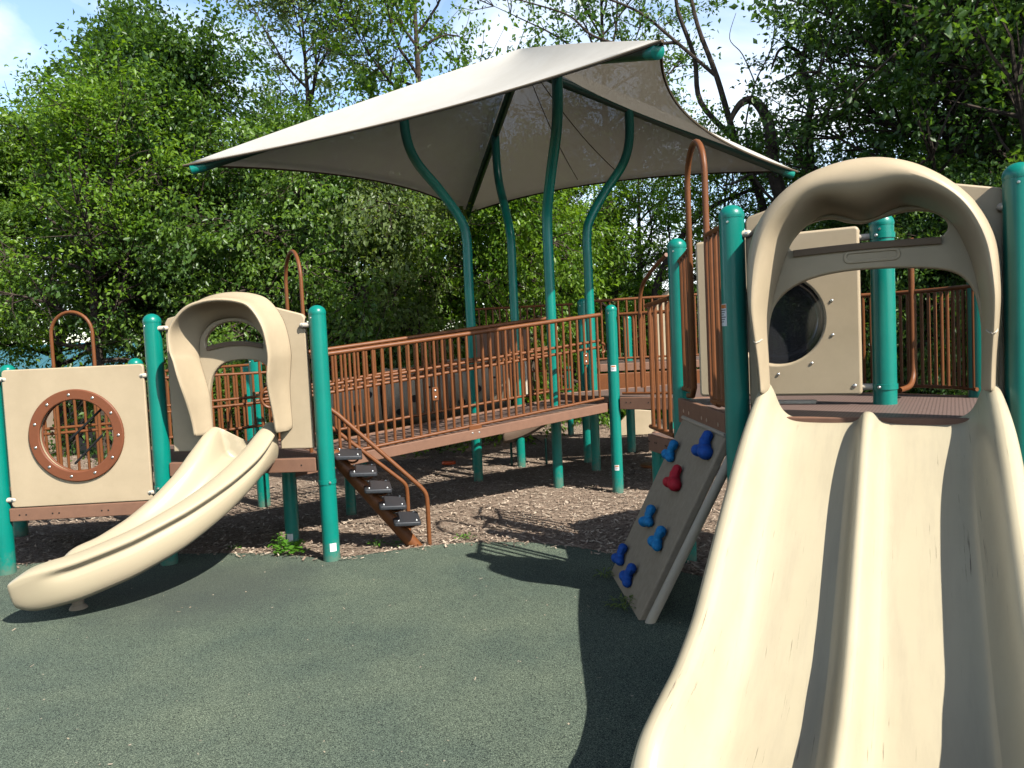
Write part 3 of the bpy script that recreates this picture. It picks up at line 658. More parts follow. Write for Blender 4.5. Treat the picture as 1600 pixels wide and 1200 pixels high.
# ------------------------------------------------------------------ round window panel
def window_panel():
    VA = Vector((PB[0]-PA[0], PB[1]-PA[1], 0)).normalized()
    root = fr('window_panel', PA, VA, 'square tan panel with a round brown-ringed window and steel bolts', 'play panel')
    pl = plate_mesh('panel', rrect(.088, .525, 1.135, 1.57, .03), [circ(.612, 1.052, .285)], .045, .008, Matrix.Translation((0, 0, 0)))
    link(pl, 'panel', 'tan_plastic', root)
    rg = plate_mesh('ring', circ(.612, 1.052, .352, 64), [circ(.612, 1.052, .272, 64)], .022, .009, Matrix.Translation((0, -.032, 0)))
    rgo = link(rg, 'ring', 'ring_brown', root)
    for i in range(11):
        a = rad(90+6+i*360/11); bolt(rgo, .612+.312*math.cos(a), -.043, 1.052+.312*math.sin(a), .0085)
    rb = plate_mesh('back_ring', circ(.612, 1.052, .352, 48), [circ(.612, 1.052, .280, 48)], .02, .006, Matrix.Translation((0, .034, 0)))
    link(rb, 'back_ring', 'ring_brown', root)
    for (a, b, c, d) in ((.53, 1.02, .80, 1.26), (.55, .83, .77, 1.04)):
        mb = MB(); mb.tube([(a-.0, .035, b), (c, .035, d)], .009, 8); mb.build('shadow_line', 'dark_void', root)  # thin dark rods stand in for diagonal shadow lines in the window
    for v, z, s in ((.088, 1.50, -1), (1.135, 1.48, 1), (.088, .585, -1), (1.135, .585, 1)): clamp(root, v, z, s, .05)
window_panel()

# ------------------------------------------------------------------ bubble window panel on the right deck
def bubble_panel():
    root = fr('bubble_panel', (1.10, 4.90), VB, 'tan panel with a dark smoked bubble window behind the double slide hood', 'play panel')
    pl = plate_mesh('panel', rrect(.11, 1.205, 1.04, 2.165, .025), [circ(.585, 1.655, .262)], .10, .014, Matrix.Translation((0, 0, 0)))
    link(pl, 'panel', 'tan_plastic', root)
    mb = MB(); rows = []
    Rr = .285; c0 = Vector((.585, .03, 1.655))
    mb.lathe([(Rr*math.sin(a), Rr*.75*(math.cos(a))) for a in np.linspace(0.02, math.pi/2, 14)], n=40, M=Matrix.Translation(c0) @ Matrix.Rotation(rad(-90), 4, 'X'))
    mb.build('bubble', 'smoked_bubble', root)
    for i in range(10):
        a = rad(18+36*i); bolt(root, .585+.32*math.cos(a), -.051, 1.655+.32*math.sin(a), .007)
    bolt(root, 1.0, -.051, 1.26, .009)
    clamp(root, 1.04, 1.25, 1); clamp(root, 1.04, 2.10, 1)
bubble_panel()
m_ = plate_mesh('bumper_strip', rrect(.0, 1.153, .60, 1.175, .008), [], .05, .004)
b_ = link(m_, 'bumper_strip', 'pale_plastic'); b_.location = (1.26, 4.80, 0); b_.rotation_euler = (0, 0, rad(-26))
tag(b_, 'pale bumper strip lying on the deck below the bubble window panel', 'strip')

# ------------------------------------------------------------------ rails
CYL = {}
def tube_mesh(name, pts, r, n=10):
    mb = MB(); mb.tube(pts, r, n); return mb.mesh(name)
def rail_panel(name, label, path, zb, zt, n, group='rust brown railings', rt=.021, rb=.013, mids=(), hooks=None, inset=.02, cat='railing', plates=()):
    """path: list of (x,y); zb / zt: (start, end) heights; n balusters, each an object of its own"""
    P = [Vector((x, y, 0)) for x, y in path]; L = [0]
    for a, b in zip(P, P[1:]): L.append(L[-1]+(b-a).length)
    def at(f, z0, z1):
        s = f*L[-1]; i = max(j for j in range(len(P)-1) if L[j] <= s + 1e-9); q = (s-L[i])/(L[i+1]-L[i])
        v = P[i].lerp(P[i+1], q) - P[0]; return Vector((v.x, v.y, z0+(z1-z0)*f))
    root = empty(name, (path[0][0], path[0][1], 0), 0, label, cat, group)
    fs = np.linspace(0, 1, 2 if len(P) == 2 else 17)
    link(tube_mesh('top_rail', [at(f, *zt) for f in fs], rt, 12), 'top_rail', 'rust_metal', root)
    link(tube_mesh('bottom_rail', [at(f, *zb) for f in fs], rb*1.15, 10), 'bottom_rail', 'rust_metal', root)
    for z0, z1, off in mids:
        nv = (P[-1]-P[0]).normalized(); nv = Vector((nv.y, -nv.x, 0))*off
        link(tube_mesh('mid_rail', [at(f, z0, z1)+nv for f in fs], .015, 10), 'mid_rail', 'rust_metal', root)
    h0 = (zt[0]-zb[0]+zt[1]-zb[1])/2
    bal = tube_mesh('baluster', [(0, 0, 0), (0, 0, h0)], rb, 8); bal.materials.append(MAT['rust_metal'])
    for i in range(n):
        f = (i+.5+inset)/(n+2*inset); p = at(f, *zb)
        o = bpy.data.objects.new('baluster', bal); COL.objects.link(o); o.parent = root; o.location = p
    for f, z, wd, ht in plates:
        v = at(f, z, z); d = (P[-1]-P[0]).normalized(); a = math.atan2(d.y, d.x)
        me = plate_mesh('bracket', rrect(-wd/2, -ht/2, wd/2, ht/2, .01), [], .008, .002, Matrix.Translation((0, -.02, 0)))
        o = link(me, 'bracket', 'rust_metal', root); o.location = v; o.rotation_euler = (0, 0, a)
        if ht > wd:
            for dz in (-.03, .03): bolt(o, 0, -.025, dz, .009)
        else:
            for dx in (-.035, .035): bolt(o, dx, -.025, -.02, .010)
    return root
D0 = Vector((-1.80, 6.30)); DR = Vector((.871, .491)); DN = Vector((-.491, .871))
def rp(s, off): q = D0 + DR*s + DN*off; return (q.x, q.y)
def zl(s, z0, z1): return z0 + (z1-z0)*(s-.28)/(3.14-.28)
rail_panel('ramp_railing', 'near railing of the long ramp with many thin rust brown bars', [rp(.16, 0), rp(3.13, 0)], (.705, .985), (zl(.16, 1.572, 1.838), 1.838), 36,
           mids=((1.30, 1.575, -.026), (1.235, 1.51, -.026)), plates=((.37, 1.17, .06, .12), (.93, 1.40, .06, .12), (.50, .80, .13, .10)))
rail_panel('ramp_railing', 'far railing of the long ramp, ending in a curled end before the shade post', [rp(-.1, 1.0), rp(3.18, 1.0)], (.765, 1.03), (1.55, 1.858), 38,
           mids=((1.235, 1.53, -.026), (1.17, 1.465, -.026)), plates=((.52, 1.40, .06, .12),))
for off, lb in ((1.0, 'curled rust brown handrail end on the far ramp railing by the shade post'), (0.0, 'curled handrail end behind the green post at the ramp top')):
    s0 = 3.18 if off else 3.13
    b = rp(s0, off); c = []
    for i in range(13):
        a = rad(90-180*i/12); c.append((b[0] + DR.x*.045*math.cos(a)*1.2, b[1] + DR.y*.045*math.cos(a)*1.2, (1.49 if off else 1.50) + .05*math.sin(a)))
    o = link(tube_mesh('handrail_curl', c, .014, 10), 'handrail_curl', 'rust_metal'); tag(o, lb, 'handrail')

# ramp deck and its side beam
def ramp():
    root = empty('ramp', (D0.x, D0.y, 0), math.atan2(DR.y, DR.x), 'long sloping brown ramp deck with grooved planks and a pinkish brown side beam', 'ramp')
    L = 3.22; z0, z1 = .655, .925
    mb = MB(); mb.add([(-.1, .03, z0), (L, .03, z1), (L, .99, z1), (-.1, .99, z0), (-.1, .03, z0-.03), (L, .03, z1-.03), (L, .99, z1-.03), (-.1, .99, z0-.03)],
                      [(0, 1, 2, 3), (4, 7, 6, 5), (0, 4, 5, 1), (1, 5, 6, 2), (2, 6, 7, 3), (3, 7, 4, 0)])
    mb.build('deck', 'ramp_deck', root, smooth=False)
    for y0, y1 in ((-.03, .028), (.992, 1.05)):
        mb = MB(); dz = .005
        mb.add([(-.1, y0, z0+.015), (L-.06, y0, z1+.015-dz), (L-.06, y1, z1+.015-dz), (-.1, y1, z0+.015), (-.1, y0, z0-.08), (L-.06, y0, z1-.08), (L-.06, y1, z1-.08), (-.1, y1, z0-.08)],
               [(0, 1, 2, 3), (4, 7, 6, 5), (0, 4, 5, 1), (1, 5, 6, 2), (2, 6, 7, 3), (3, 7, 4, 0)])
        bevel(mb.build('side_beam', 'beam_brown', root, smooth=False), .005)
ramp()

# ------------------------------------------------------------------ decks
def deck(name, label, poly, z, thick=.035, beam=.13, beams=None, holes=True):
    cx = sum(p[0] for p in poly)/len(poly); cy = sum(p[1] for p in poly)/len(poly)
    root = empty(name, (cx, cy, 0), 0, label, 'deck')
    n = len(poly); q = [(x-cx, y-cy) for x, y in poly]
    mb = MB(); mb.add([(x, y, z) for x, y in q]+[(x, y, z-thick) for x, y in q], [tuple(range(n)), tuple(range(2*n-1, n-1, -1))]+[(i, n+i, n+(i+1) % n, (i+1) % n) for i in range(n)])
    mb.build('deck_plate', 'deck_brown', root, smooth=False)
    for i in (range(n) if beams is None else beams):
        a = Vector(q[i]); b = Vector(q[(i+1) % n]); d = (b-a); L = d.length; ang = math.atan2(d.y, d.x)
        M = Matrix.Translation((a.x, a.y, 0)) @ Matrix.Rotation(ang, 4, 'Z')
        mb = MB(); mb.box((.07, -.03, z-beam+.012), (L-.07, .012, z+.006), M); bo = mb.build('edge_beam', 'beam_brown', root, smooth=False); bevel(bo, .006)
        if holes:
            for f in (.12, .16, .32, .36, .62, .66, .86):
                mb = MB(); mb.lathe([(.006, 0), (.006, .002), (0, .003)], n=8, M=M @ Matrix.Translation((f*L, -.031, z-.045)) @ Matrix.Rotation(rad(90), 4, 'X')); mb.build('screw_hole', 'dark_void', bo)
    return root
deck('lower_deck', 'low brown deck behind the round window panel', [PA, PB, (-3.513, 7.2), (-4.68, 7.15)], .515, beam=.105)
deck('upper_deck', 'brown deck behind the narrow arched hood of the curved slide', [PB, PC, (-2.07, 6.95), (-3.35, 7.05)], .80, beam=.11)
deck('slide_deck', 'brown perforated deck behind the double slide hood', [PE, PG, PK, (2.2, 5.3), PE1], 1.15, beam=.15)
deck('landing', 'low brown landing step behind the climbing wall', [(1.04, 5.95), (1.18, 5.34), (2.0, 5.6), (1.7, 6.4)], .84, beam=.13)
deck('middle_deck', 'brown deck past the green post at the top of the ramp', [PP, (2.05, 7.2), (3.2, 8.2), (2.2, 9.6), (.52, 8.78)], .985, beam=.13)
deck('rear_deck', 'raised brown deck behind the middle deck', [(1.03, 9.55), (2.6, 9.55), (3.1, 11.2), (1.0, 11.4)], 1.27, beam=.10)
mb = MB(); mb.box((-.80, -.02, -.13), (.80, .02, .13)); f_ = mb.build('riser_board', 'rust_metal', smooth=False); f_.location = (1.83, 9.50, 1.03); bevel(f_, .01); tag(f_, 'plain orange-brown riser board under the raised rear deck', 'board')
# ribbed treads on the ramp-side edge plate under the hoop
mb = MB(); mb.box((-.016, 4.12, 1.0), (.02, 5.26, 1.165)); e_ = mb.build('edge_plate', 'beam_brown', smooth=False); e_.location = (1.15, 0, 0); bevel(e_, .006); tag(e_, 'dark bolted brown edge plate above the climbing wall', 'plate')
for y in (4.25, 4.5, 4.62, 4.95, 5.1): bolt(e_, -.017, y, 1.09, .010, 'Y').rotation_euler = (0, 0, 0)

# ------------------------------------------------------------------ rails and hoops of the right tower
def hoop(label, a, b, z0, z1, r=.0155, group='tall rust brown hoops', feet=None):
    A_, B_ = Vector((*a, 0)), Vector((*b, 0)); c = (A_+B_)/2; d = (B_-A_)/2; R_ = d.length
    pts = [Vector((-d.x, -d.y, z0))]
    for i in range(17):
        t = rad(180-180*i/16); pts.append(Vector((d.x*math.cos(t), d.y*math.cos(t), z1-R_*1.05+R_*1.05*math.sin(t))))
    pts.append(Vector((d.x, d.y, z0)))
    if feet:      # legs curl sideways at the foot
        e = d.normalized()*feet
        pts = [pts[0]-e+Vector((0, 0, -.03)), pts[0]-e*.35+Vector((0, 0, -.025)), pts[0]+Vector((0, 0, .03))]+pts[1:-1]+[pts[-1]+Vector((0, 0, .03)), pts[-1]+e*.35+Vector((0, 0, -.025)), pts[-1]+e+Vector((0, 0, -.03))]
    o = link(tube_mesh('hoop', pts, r, 12), 'hoop', 'rust_metal'); o.location = (c.x, c.y, 0); tag(o, label, 'hoop', group); return o
hoop('tall rust brown hoop rising beside the big green post above the climbing wall', (1.18, 4.97), (1.18, 4.54), 1.22, 2.76, r=.019, feet=.16)
hoop('rust brown hoop standing behind the round window panel', (-4.22, 7.1), (-3.84, 7.1), .52, 2.07)
hoop('narrow rust brown hoop rising behind the curved slide hood', (-1.62, 6.08), (-1.86, 6.50), .80, 2.42)
rail_panel('side_railing', 'short rust brown bars left of the tall hoop by the far green post', [(1.18, 5.27), (1.18, 4.99)], (1.23, 1.23), (2.10, 2.14), 3, rt=.016, rb=.015)
rail_panel('side_railing', 'short rust brown bars right of the tall hoop by the big green post', [(1.18, 4.52), (1.18, 4.10)], (1.20, 1.20), (2.17, 2.17), 4, rt=.018, rb=.015)
arc = [p.to_tuple()[:2] for p in catmull([(2.70, 4.45, 0), (2.66, 4.75, 0), (2.48, 5.02, 0), (2.2, 5.16, 0)], 4)]
rail_panel('curved_railing', 'curved rust brown railing at the back of the right deck', arc, (1.20, 1.20), (1.80, 1.80), 21, rt=.014, rb=.010)
o = link(tube_mesh('hand_pole', [p for p in catmull([(0, 0, .78), (0, 0, .3), (0, 0, .02), (-.012, -.02, -.07), (-.06, -.07, -.12), (-.15, -.13, -.135)], 5)], .017, 12), 'hand_pole', 'rust_metal')
o.location = (2.47, 4.72, 1.34); tag(o, 'single bent rust brown pole right of the green post behind the hood', 'pole')
rail_panel('landing_railing', 'dark upright bars beside the far end of the climbing wall', [(1.06, 5.93), (1.14, 5.45)], (.90, .88), (1.83, 1.86), 4, rt=.018, rb=.015)
o = link(tube_mesh('handrail', [p for p in catmull([(1.02, 6.0, 1.2), (1.02, 6.0, 1.75), (1.035, 5.96, 1.97), (1.08, 5.8, 2.08), (1.14, 5.5, 2.17)], 6)], .015, 10), 'handrail', 'rust_metal')
tag(o, 'curved handrail rising from the landing to the far green post', 'handrail')
# middle and rear rails
rail_panel('deck_railing', 'rust brown railing right of the ramp end post', [(1.12, 7.80), (1.62, 7.5)], (1.03, 1.03), (1.83, 1.83), 6, rt=.018)
rail_panel('deck_railing', 'rust brown railing along the raised rear deck', [(1.03, 9.95), (2.55, 9.85)], (1.33, 1.33), (2.08, 2.10), 14, rt=.018)
rail_panel('deck_railing', 'shaded railing far behind the shade posts', [(-.5, 11.6), (.95, 11.4)], (1.15, 1.15), (2.12, 2.12), 14, rt=.018)
rail_panel('deck_railing', 'small railing seen low behind the ramp between shade posts', [(.30, 10.2), (.80, 10.0)], (.95, .95), (1.5, 1.5), 5, rt=.015)
rail_panel('deck_railing', 'double rust brown railing seen through the round window', [(-4.60, 7.28), (-3.6, 7.42)], (.56, .56), (1.30, 1.33), 11, rt=.013, mids=((1.25, 1.28, 0), (.98, 1.01, 0), (.93, .96, 0)))
rail_panel('deck_railing', 'close-barred railing seen through the arch of the curved slide', [(-3.25, 7.15), (-2.2, 7.6)], (.86, .92), (1.42, 1.42), 15, rt=.014, mids=((1.16, 1.2, 0), (1.10, 1.14, 0)))
rail_panel('deck_railing', 'rear railing behind the arch of the curved slide', [(-4.3, 8.6), (-2.4, 8.6)], (.55, .6), (1.45, 1.5), 20, rt=.016, mids=((1.02, 1.04, 0),))
for x, y, z, lb in ((-2.22, 7.05, 1.20, 'small round rust brown grip beside the right leg of the narrow arched hood'),):
    c = [(.085*math.cos(t), .02*math.cos(t), .095*math.sin(t)) for t in np.linspace(0, 2*math.pi, 24, endpoint=False)]
    mb = MB(); mb.tube(c, .013, 8, closed=True); o = mb.build('hand_grip', 'rust_metal'); o.location = (x, y, z); tag(o, lb, 'grip')

# ------------------------------------------------------------------ climbing wall
def hold(parent, m, P, s, kind, rot):
    """bolt-on hold made of fused lobes"""
    lobes = {'knot': [((0, -.01, .028), .022), ((0.004, -.008, .062), .029), ((-.020, -.012, -.026), .032), ((.028, 0, -.022), .028), ((0, .0, 0), .024)],
             'tri': [((-.008, -.01, .030), .024), ((-.016, -.006, .062), .024), ((-.040, -.01, -.028), .030), ((.042, -.004, -.018), .036), ((0, 0, 0), .030)]}[kind]
    bm = bmesh.new()
    mb = MB()
    def fld(p): return sum((r*r/max(1e-6, (p-Vector(c)).length_squared))**3.0 for c, r in lobes)
    # ray-cast an implicit blob from its middle
    rows = []; N = 32; K = 22
    for i in range(K+1):
        th = math.pi*i/K; row = []
        for j in range(N):
            ph = 2*math.pi*j/N; d = Vector((math.sin(th)*math.cos(ph), math.sin(th)*math.sin(ph), math.cos(th))); lo, hi = .01, .25
            for _ in range(14):
                mid = (lo+hi)/2
                if fld(d*mid) > 1.0: lo = mid
                else: hi = mid
            row.append(Vector((d.x*lo*s*1.35, d.y*lo*s*1.1, d.z*lo*s)))
        rows.append(row)
    mb.grid(rows, closed_u=True)
    o = mb.build('climbing_hold', m, parent); o.location = P; o.rotation_euler = rot
    b = MB(); b.lathe([(.011, 0), (.009, .004), (0, .004)], n=10, M=Matrix.Translation((-.046*s*0-.0, 0, .0))); 
    return o
def climbing_wall():
    tl, tr = Vector((1.135, 5.12, 1.045)), Vector((1.135, 4.10, 1.045)); bl, brr = Vector((.600, 5.10, 0.0)), Vector((.640, 4.20, 0.0))
    root = empty('climbing_wall', (.66, 4.7, 0), 0, 'leaning grey-tan climbing board with blue and red holds', 'climbing wall')
    off = Vector((.66, 4.7, 0)); nn = (tr-tl).cross(bl-tl).normalized()
    if nn.x > 0: nn = -nn
    q = [p-off for p in (tl, tr, brr, bl)]; q[2].z = .015; q[3].z = .015
    mb = MB(); b_ = [p-nn*.045 for p in q]
    mb.add(q+b_, [(0, 1, 2, 3), (4, 7, 6, 5), (0, 4, 5, 1), (1, 5, 6, 2), (2, 6, 7, 3), (3, 7, 4, 0)])
    bevel(mb.build('board', 'wall_tan', root, smooth=False), .010, 3)
    e = [p+nn*.004 for p in q]
    mb = MB(); mb.tube([tr-off+Vector((.0, -.035, -.04))-nn*.045, brr-off+Vector((.0, -.032, .0))-nn*.045], .027, 14); mb.build('side_tube', 'wall_tube', root)
    mb = MB(); mb.tube([q[0]+nn*.002, q[1]+nn*.002], .013, 8); mb.build('top_lip', 'wall_tube', root)
    ex = (tr-tl).normalized(); ey = (tl-bl).normalized()
    R3 = Matrix((ex, -nn, ey)).transposed()
    for (u, t, m, kind, s, tw, lb) in ((.82, .905, 'hold_blue', 'tri', 1.15, 0, 'dark blue hold high on the right of the board'), (.19, .79, 'hold_azure', 'knot', 1.0, .2, 'light blue hold high on the left edge'),
                               (.54, .68, 'hold_red', 'tri', 1.1, 0, 'red hold'), (.38, .42, 'hold_azure', 'knot', 1.0, -.2, 'light blue hold in the middle on the left'),
                               (.76, .38, 'hold_azure', 'knot', 1.0, .15, 'light blue hold just below the middle'), (.15, .135, 'hold_blue', 'knot', 1.0, 0, 'dark blue hold low on the left edge'),
                               (.52, .11, 'hold_blue', 'knot', 1.0, .3, 'lowest dark blue hold')):
        top = q[0].lerp(q[1], u); bot = q[3].lerp(q[2], u); P = bot.lerp(top, t) + nn*.024
        h = hold(root, m, P, s, kind, (R3 @ Matrix.Rotation(tw, 3, 'Y')).to_euler()); h['label'] = lb
climbing_wall()

# ------------------------------------------------------------------ step ladder and its handrails
def ladder():
    A_ = Vector((-.84, 6.12, 0)); B_ = Vector((-1.44, 6.0, .80)); off = A_.copy()
    root = empty('step_ladder', A_, 0, 'rust brown single-beam step ladder with black treads going up to the deck', 'ladder')
    mb = MB(); mb.tube([Vector((.02, .0, -.03)), (B_-off)], .052, 16); mb.build('beam', 'rust_metal', root)
    d = (B_-A_).normalized()
    tr = plate_mesh('tread', rrect(-.105, -.18, .105, .18, .02), [], .032, .008, Matrix.Rotation(rad(-90), 4, 'X')); tr.materials.append(MAT['black_rubber'])
    for i in range(5):
        z = .15+.138*i; p = A_.lerp(B_, z/.80)-off + Vector((.055, -.01, .082))
        o = bpy.data.objects.new('tread', tr); COL.objects.link(o); o.parent = root; o.location = p; o.rotation_euler = (rad(2), rad(3), rad(12))
        mb = MB(); rows = []
        for k in range(9):
            a = rad(180+180*k/8); rows.append([Vector((.03+.055*math.cos(a), -.035, -.022+.05*math.sin(a))), Vector((.03+.055*math.cos(a), .035, -.022+.05*math.sin(a)))])
        mb.grid(rows); b = mb.build('bracket', 'rust_metal', o); so = b.modifiers.new('t', 'SOLIDIFY'); so.thickness = .006
        for sx, sy in ((-.07, -.14), (.07, -.14), (-.07, .14), (.07, .14)): bolt(o, sx, sy, .0, .007).matrix_local = Matrix.Translation((sx*0, sy*0, .0175)) @ Matrix.Rotation(0, 4, 'X') @ Matrix.Identity(4)
ladder()
for P0, lb in (([(-.725, 6.12, -.02), (-.725, 6.12, .15), (-.725, 6.12, .33), (-.735, 6.12, .42), (-.775, 6.115, .48), (-1.385, 6.03, 1.10), (-1.47, 6.02, 1.17)], 'near slanting handrail of the step ladder reaching the rubber edge'),
               ([(-.955, 6.62, -.02), (-.955, 6.62, .15), (-.955, 6.62, .34), (-.965, 6.61, .41), (-1.0, 6.60, .455), (-1.53, 6.52, .93), (-1.58, 6.50, .97)], 'far slanting handrail of the step ladder')):
    P = catmull(P0[:5], 4) + [Vector(p) for p in P0[5:]]
    o = link(tube_mesh('ladder_handrail', P, .018, 12), 'ladder_handrail', 'rust_metal'); tag(o, lb, 'handrail')

# ------------------------------------------------------------------ shade canopy
def canopy():
    C0 = Vector((.26, 9.05, 0)); dirs = [Vector((-.978, -.208, 0)), Vector((.24, -.971, 0)), Vector((.96, .28, 0)), Vector((-.24, .971, 0))]   # left, near, right, far
    ZC, ZA, D = 3.64, 4.97, 3.72
    root = empty('shade_canopy', C0, 0, 'large cream four-cornered fabric shade on curved dark green posts', 'canopy')
    corner = [d*D + Vector((0, 0, ZC)) for d in dirs]; corner[3].z = 3.72
    apex = Vector((0, 0, ZA))
    cm = MB()
    N = 14
    for k in range(4):
        a, b = corner[k], corner[(k+1) % 4]; rows = []
        mid = (a+b)/2
        for i in range(N+1):                      # i along the height: 0 apex .. N eave
            f = i/N; row = []
            for j in range(N+1):
                g = j/N; e = a.lerp(b, g); sag = 4*g*(1-g)
                e2 = e - Vector((mid.x, mid.y, 0)).normalized()*.52*sag + Vector((0, 0, .10*sag))
                p = apex.lerp(e2, f)
                p.z -= .16*math.sin(math.pi*f)*sag*.8 + .0*f
                p.z += .018*math.sin(math.pi*f)*(1-sag)
                row.append(p)
            rows.append(row)
        cm.grid(rows)
        hem = [Vector(p) for p in rows[-1]]
    f = cm.build('fabric', 'shade_fabric', root); so = f.modifiers.new('t', 'SOLIDIFY'); so.thickness = .0025
    hb_ = MB()
    for k in range(4):
        a, b = corner[k], corner[(k+1) % 4]; mid = (a+b)/2; pts = []
        for j in range(29):
            g = j/28; e = a.lerp(b, g); sag = 4*g*(1-g); pts.append(e - Vector((mid.x, mid.y, 0)).normalized()*.515*sag + Vector((0, 0, .10*sag-.006)))
        m1 = MB(); m1.tube(pts, .013, 6); m1.build('hem', 'fabric_hem', root)
    for k in range(4):                             # rafters just under the hips
        end = corner[k] - dirs[k]*.10 + Vector((0, 0, -.045)); st = apex + Vector((0, 0, -.19))
        m1 = MB(); pts = [st.lerp(end, t) + Vector((0, 0, 0)) for t in np.linspace(0, 1, 9)]
        m1.tube(pts, .052, 14); r_ = m1.build('rafter', 'shade_green', root)
        m2 = MB(); dd = (pts[-1]-pts[-2]).normalized(); m2.tube([pts[-1]-dd*.13, pts[-1]+dd*.02, pts[-1]+dd*.035], .054, 14, radii=[.054, .054, .03]); m2.build('end_cap', 'green_post', r_)
    # two stitched seams on the far right face
    a, b = corner[2], corner[3]
    for g0 in (.42, .55):
        pts = []
        for i in range(2, 13):
            f_ = i/13; g = g0; e = a.lerp(b, g); mid = (a+b)/2; sag = 4*g*(1-g); e2 = e - Vector((mid.x, mid.y, 0)).normalized()*.52*sag + Vector((0, 0, .10*sag)); p = apex.lerp(e2, f_)
            p.z -= .16*math.sin(math.pi*f_)*sag*.8 - .018*math.sin(math.pi*f_)*(1-sag)+.010; pts.append(p)
        m1 = MB(); m1.tube(pts, .006, 6); m1.build('seam', 'fabric_hem', root)
    bases = [Vector((-.442, 8.896, 0)), Vector((.454, 8.277, 0)), Vector((.976, 9.258, 0)), Vector((.073, 9.761, 0))]
    for k, bpt in enumerate(bases):
        b0 = bpt-C0; tp = dirs[k]*1.36; zt = ZA-(ZA-ZC)*1.36/D-.13
        zk = 3.02
        ctrl = [Vector((b0.x, b0.y, -.05)), Vector((b0.x, b0.y, 1.2)), Vector((b0.x, b0.y, 2.4)), Vector((b0.x, b0.y, zk-.22)), b0.lerp(tp, .08)+Vector((0, 0, zk)), b0.lerp(tp, .42)+Vector((0, 0, zk+.33)),
                b0.lerp(tp, .82)+Vector((0, 0, zk+.66)), b0.lerp(tp, .98)+Vector((0, 0, zk+.95)), Vector((tp.x, tp.y, zt))]
        for c in ctrl[4:8]: pass
        ctrl = [Vector((c.x, c.y, c.z)) for c in ctrl]
        P = catmull(ctrl, 7)
        mb = MB(); mb.tube(P, .055, 18)
        mb.build('post', 'green_post', root)
    m1 = MB(); m1.lathe([(.06, -.34), (.10, -.30), (.10, -.20), (.04, -.15)], c=(0, 0, ZA), n=20); m1.build('hub', 'shade_green', root)
canopy()

# ------------------------------------------------------------------ things behind the ramp
def tunnel():
    root = empty('crawl_tunnel', (-2.2, 9.5, 0), rad(5), 'shaded tan crawl tunnel with round peep holes behind the ramp', 'tunnel')
    segs = [(0.0, .60, .90, .90), (.62, .75, .98, 1.0), (1.36, .80, 1.06, 1.12)]
    for x0, L, z, zz in segs:
        R_ = .36
        mb = MB(); prof = [(R_*.97, 0), (R_+.015, .01), (R_+.015, .05), (R_, .06), (R_, L-.07), (R_+.015, L-.06), (R_+.015, L-.02), (R_*.97, L-.01)]
        M = Matrix.Translation((x0, 0, z)) @ Matrix.Rotation(rad(-2), 4, 'Y') @ Matrix.Rotation(rad(90), 4, 'Y')
        vs = MB(); rows = []
        for r_, t in prof: rows.append([M @ Vector((r_*math.cos(2*math.pi*j/36), r_*math.sin(2*math.pi*j/36), t)) for j in range(36)])
        vs.grid(rows, closed_u=True); sg = vs.build('tunnel_section', 'wall_tan', root)  # darker tan puts the canopy's shade into the tunnel's colour
        for k in range(3):
            a = rad(-62-28*(k % 2)); xx = x0+L*(.25+.25*k)
            c = Vector((xx, -(R_+.002)*math.sin(-a), z+(R_+.002)*math.cos(a)*.8 - .0)); 
            h = MB(); th = rad(-95+35*(k-1)); p = Vector((xx, (R_+.002)*math.cos(rad(180)+rad(25*(k-1))), z+(R_+.002)*math.sin(rad(25*(k-1)))))
            dr = Vector((0, p.y, p.z-z)).normalized(); Mx = Matrix.Translation(p) @ dr.to_track_quat('Z', 'Y').to_matrix().to_4x4()
            h.lathe([(.045, 0), (.042, .004), (0, .005)], n=16, M=Mx); h.build('peep_hole', 'dark_void', sg)
    for x in (.3, 1.7):
        mb = MB(); mb.tube([(x, 0, 0), (x, 0, .66)], .045, 12); mb.build('support', 'shade_green', root)
tunnel()
wv = [(0, .95)] + [(0, 1.72)] + [(a, c) for a, _, c in [p.to_tuple() for p in catmull([(.05, 0, 1.78), (.18, 0, 1.80), (.3, 0, 1.86), (.42, 0, 1.82), (.6, 0, 1.80), (.72, 0, 1.74)], 4)]] + [(.75, .95)]
o = link(plate_mesh('wavy_panel', wv, [], .05, .01), 'wavy_panel', 'beam_brown'); o.location = (-.46, 10.2, 0); o.rotation_euler = (0, 0, rad(8)); tag(o, 'brown panel with a wavy top edge behind the ramp railing', 'panel')
for x, y, lb in ((-.30, 9.95, 'sunlit narrow tan slat behind the ramp, left one'), (.10, 9.95, 'sunlit narrow tan slat behind the ramp, right one')):
    o = link(plate_mesh('tan_slat', rrect(0, .9, .10, 1.36, .02), [], .03, .005), 'tan_slat', 'pale_plastic'); o.location = (x, y, 0); tag(o, lb, 'slat')
o = link(plate_mesh('low_panel', [(0, .0), (0, .14), (.28, .42), (.62, .38), (.62, 0)], [], .05, .01), 'low_panel', 'tan_plastic'); o.location = (1.62, 12.3, .02); tag(o, 'sunlit tan slanted panel on the ground far under the middle deck', 'panel')
o = link(plate_mesh('arched_panel', [(0, 1.2)]+[(.25-.25*math.cos(t), 1.95+.28*math.sin(t)) for t in np.linspace(0, math.pi, 14)]+[(.5, 1.2)], [], .08, .015), 'arched_panel', 'tan_plastic'); o.location = (2.05, 10.75, 0); tag(o, 'round-topped tan panel beyond the far green post', 'panel')
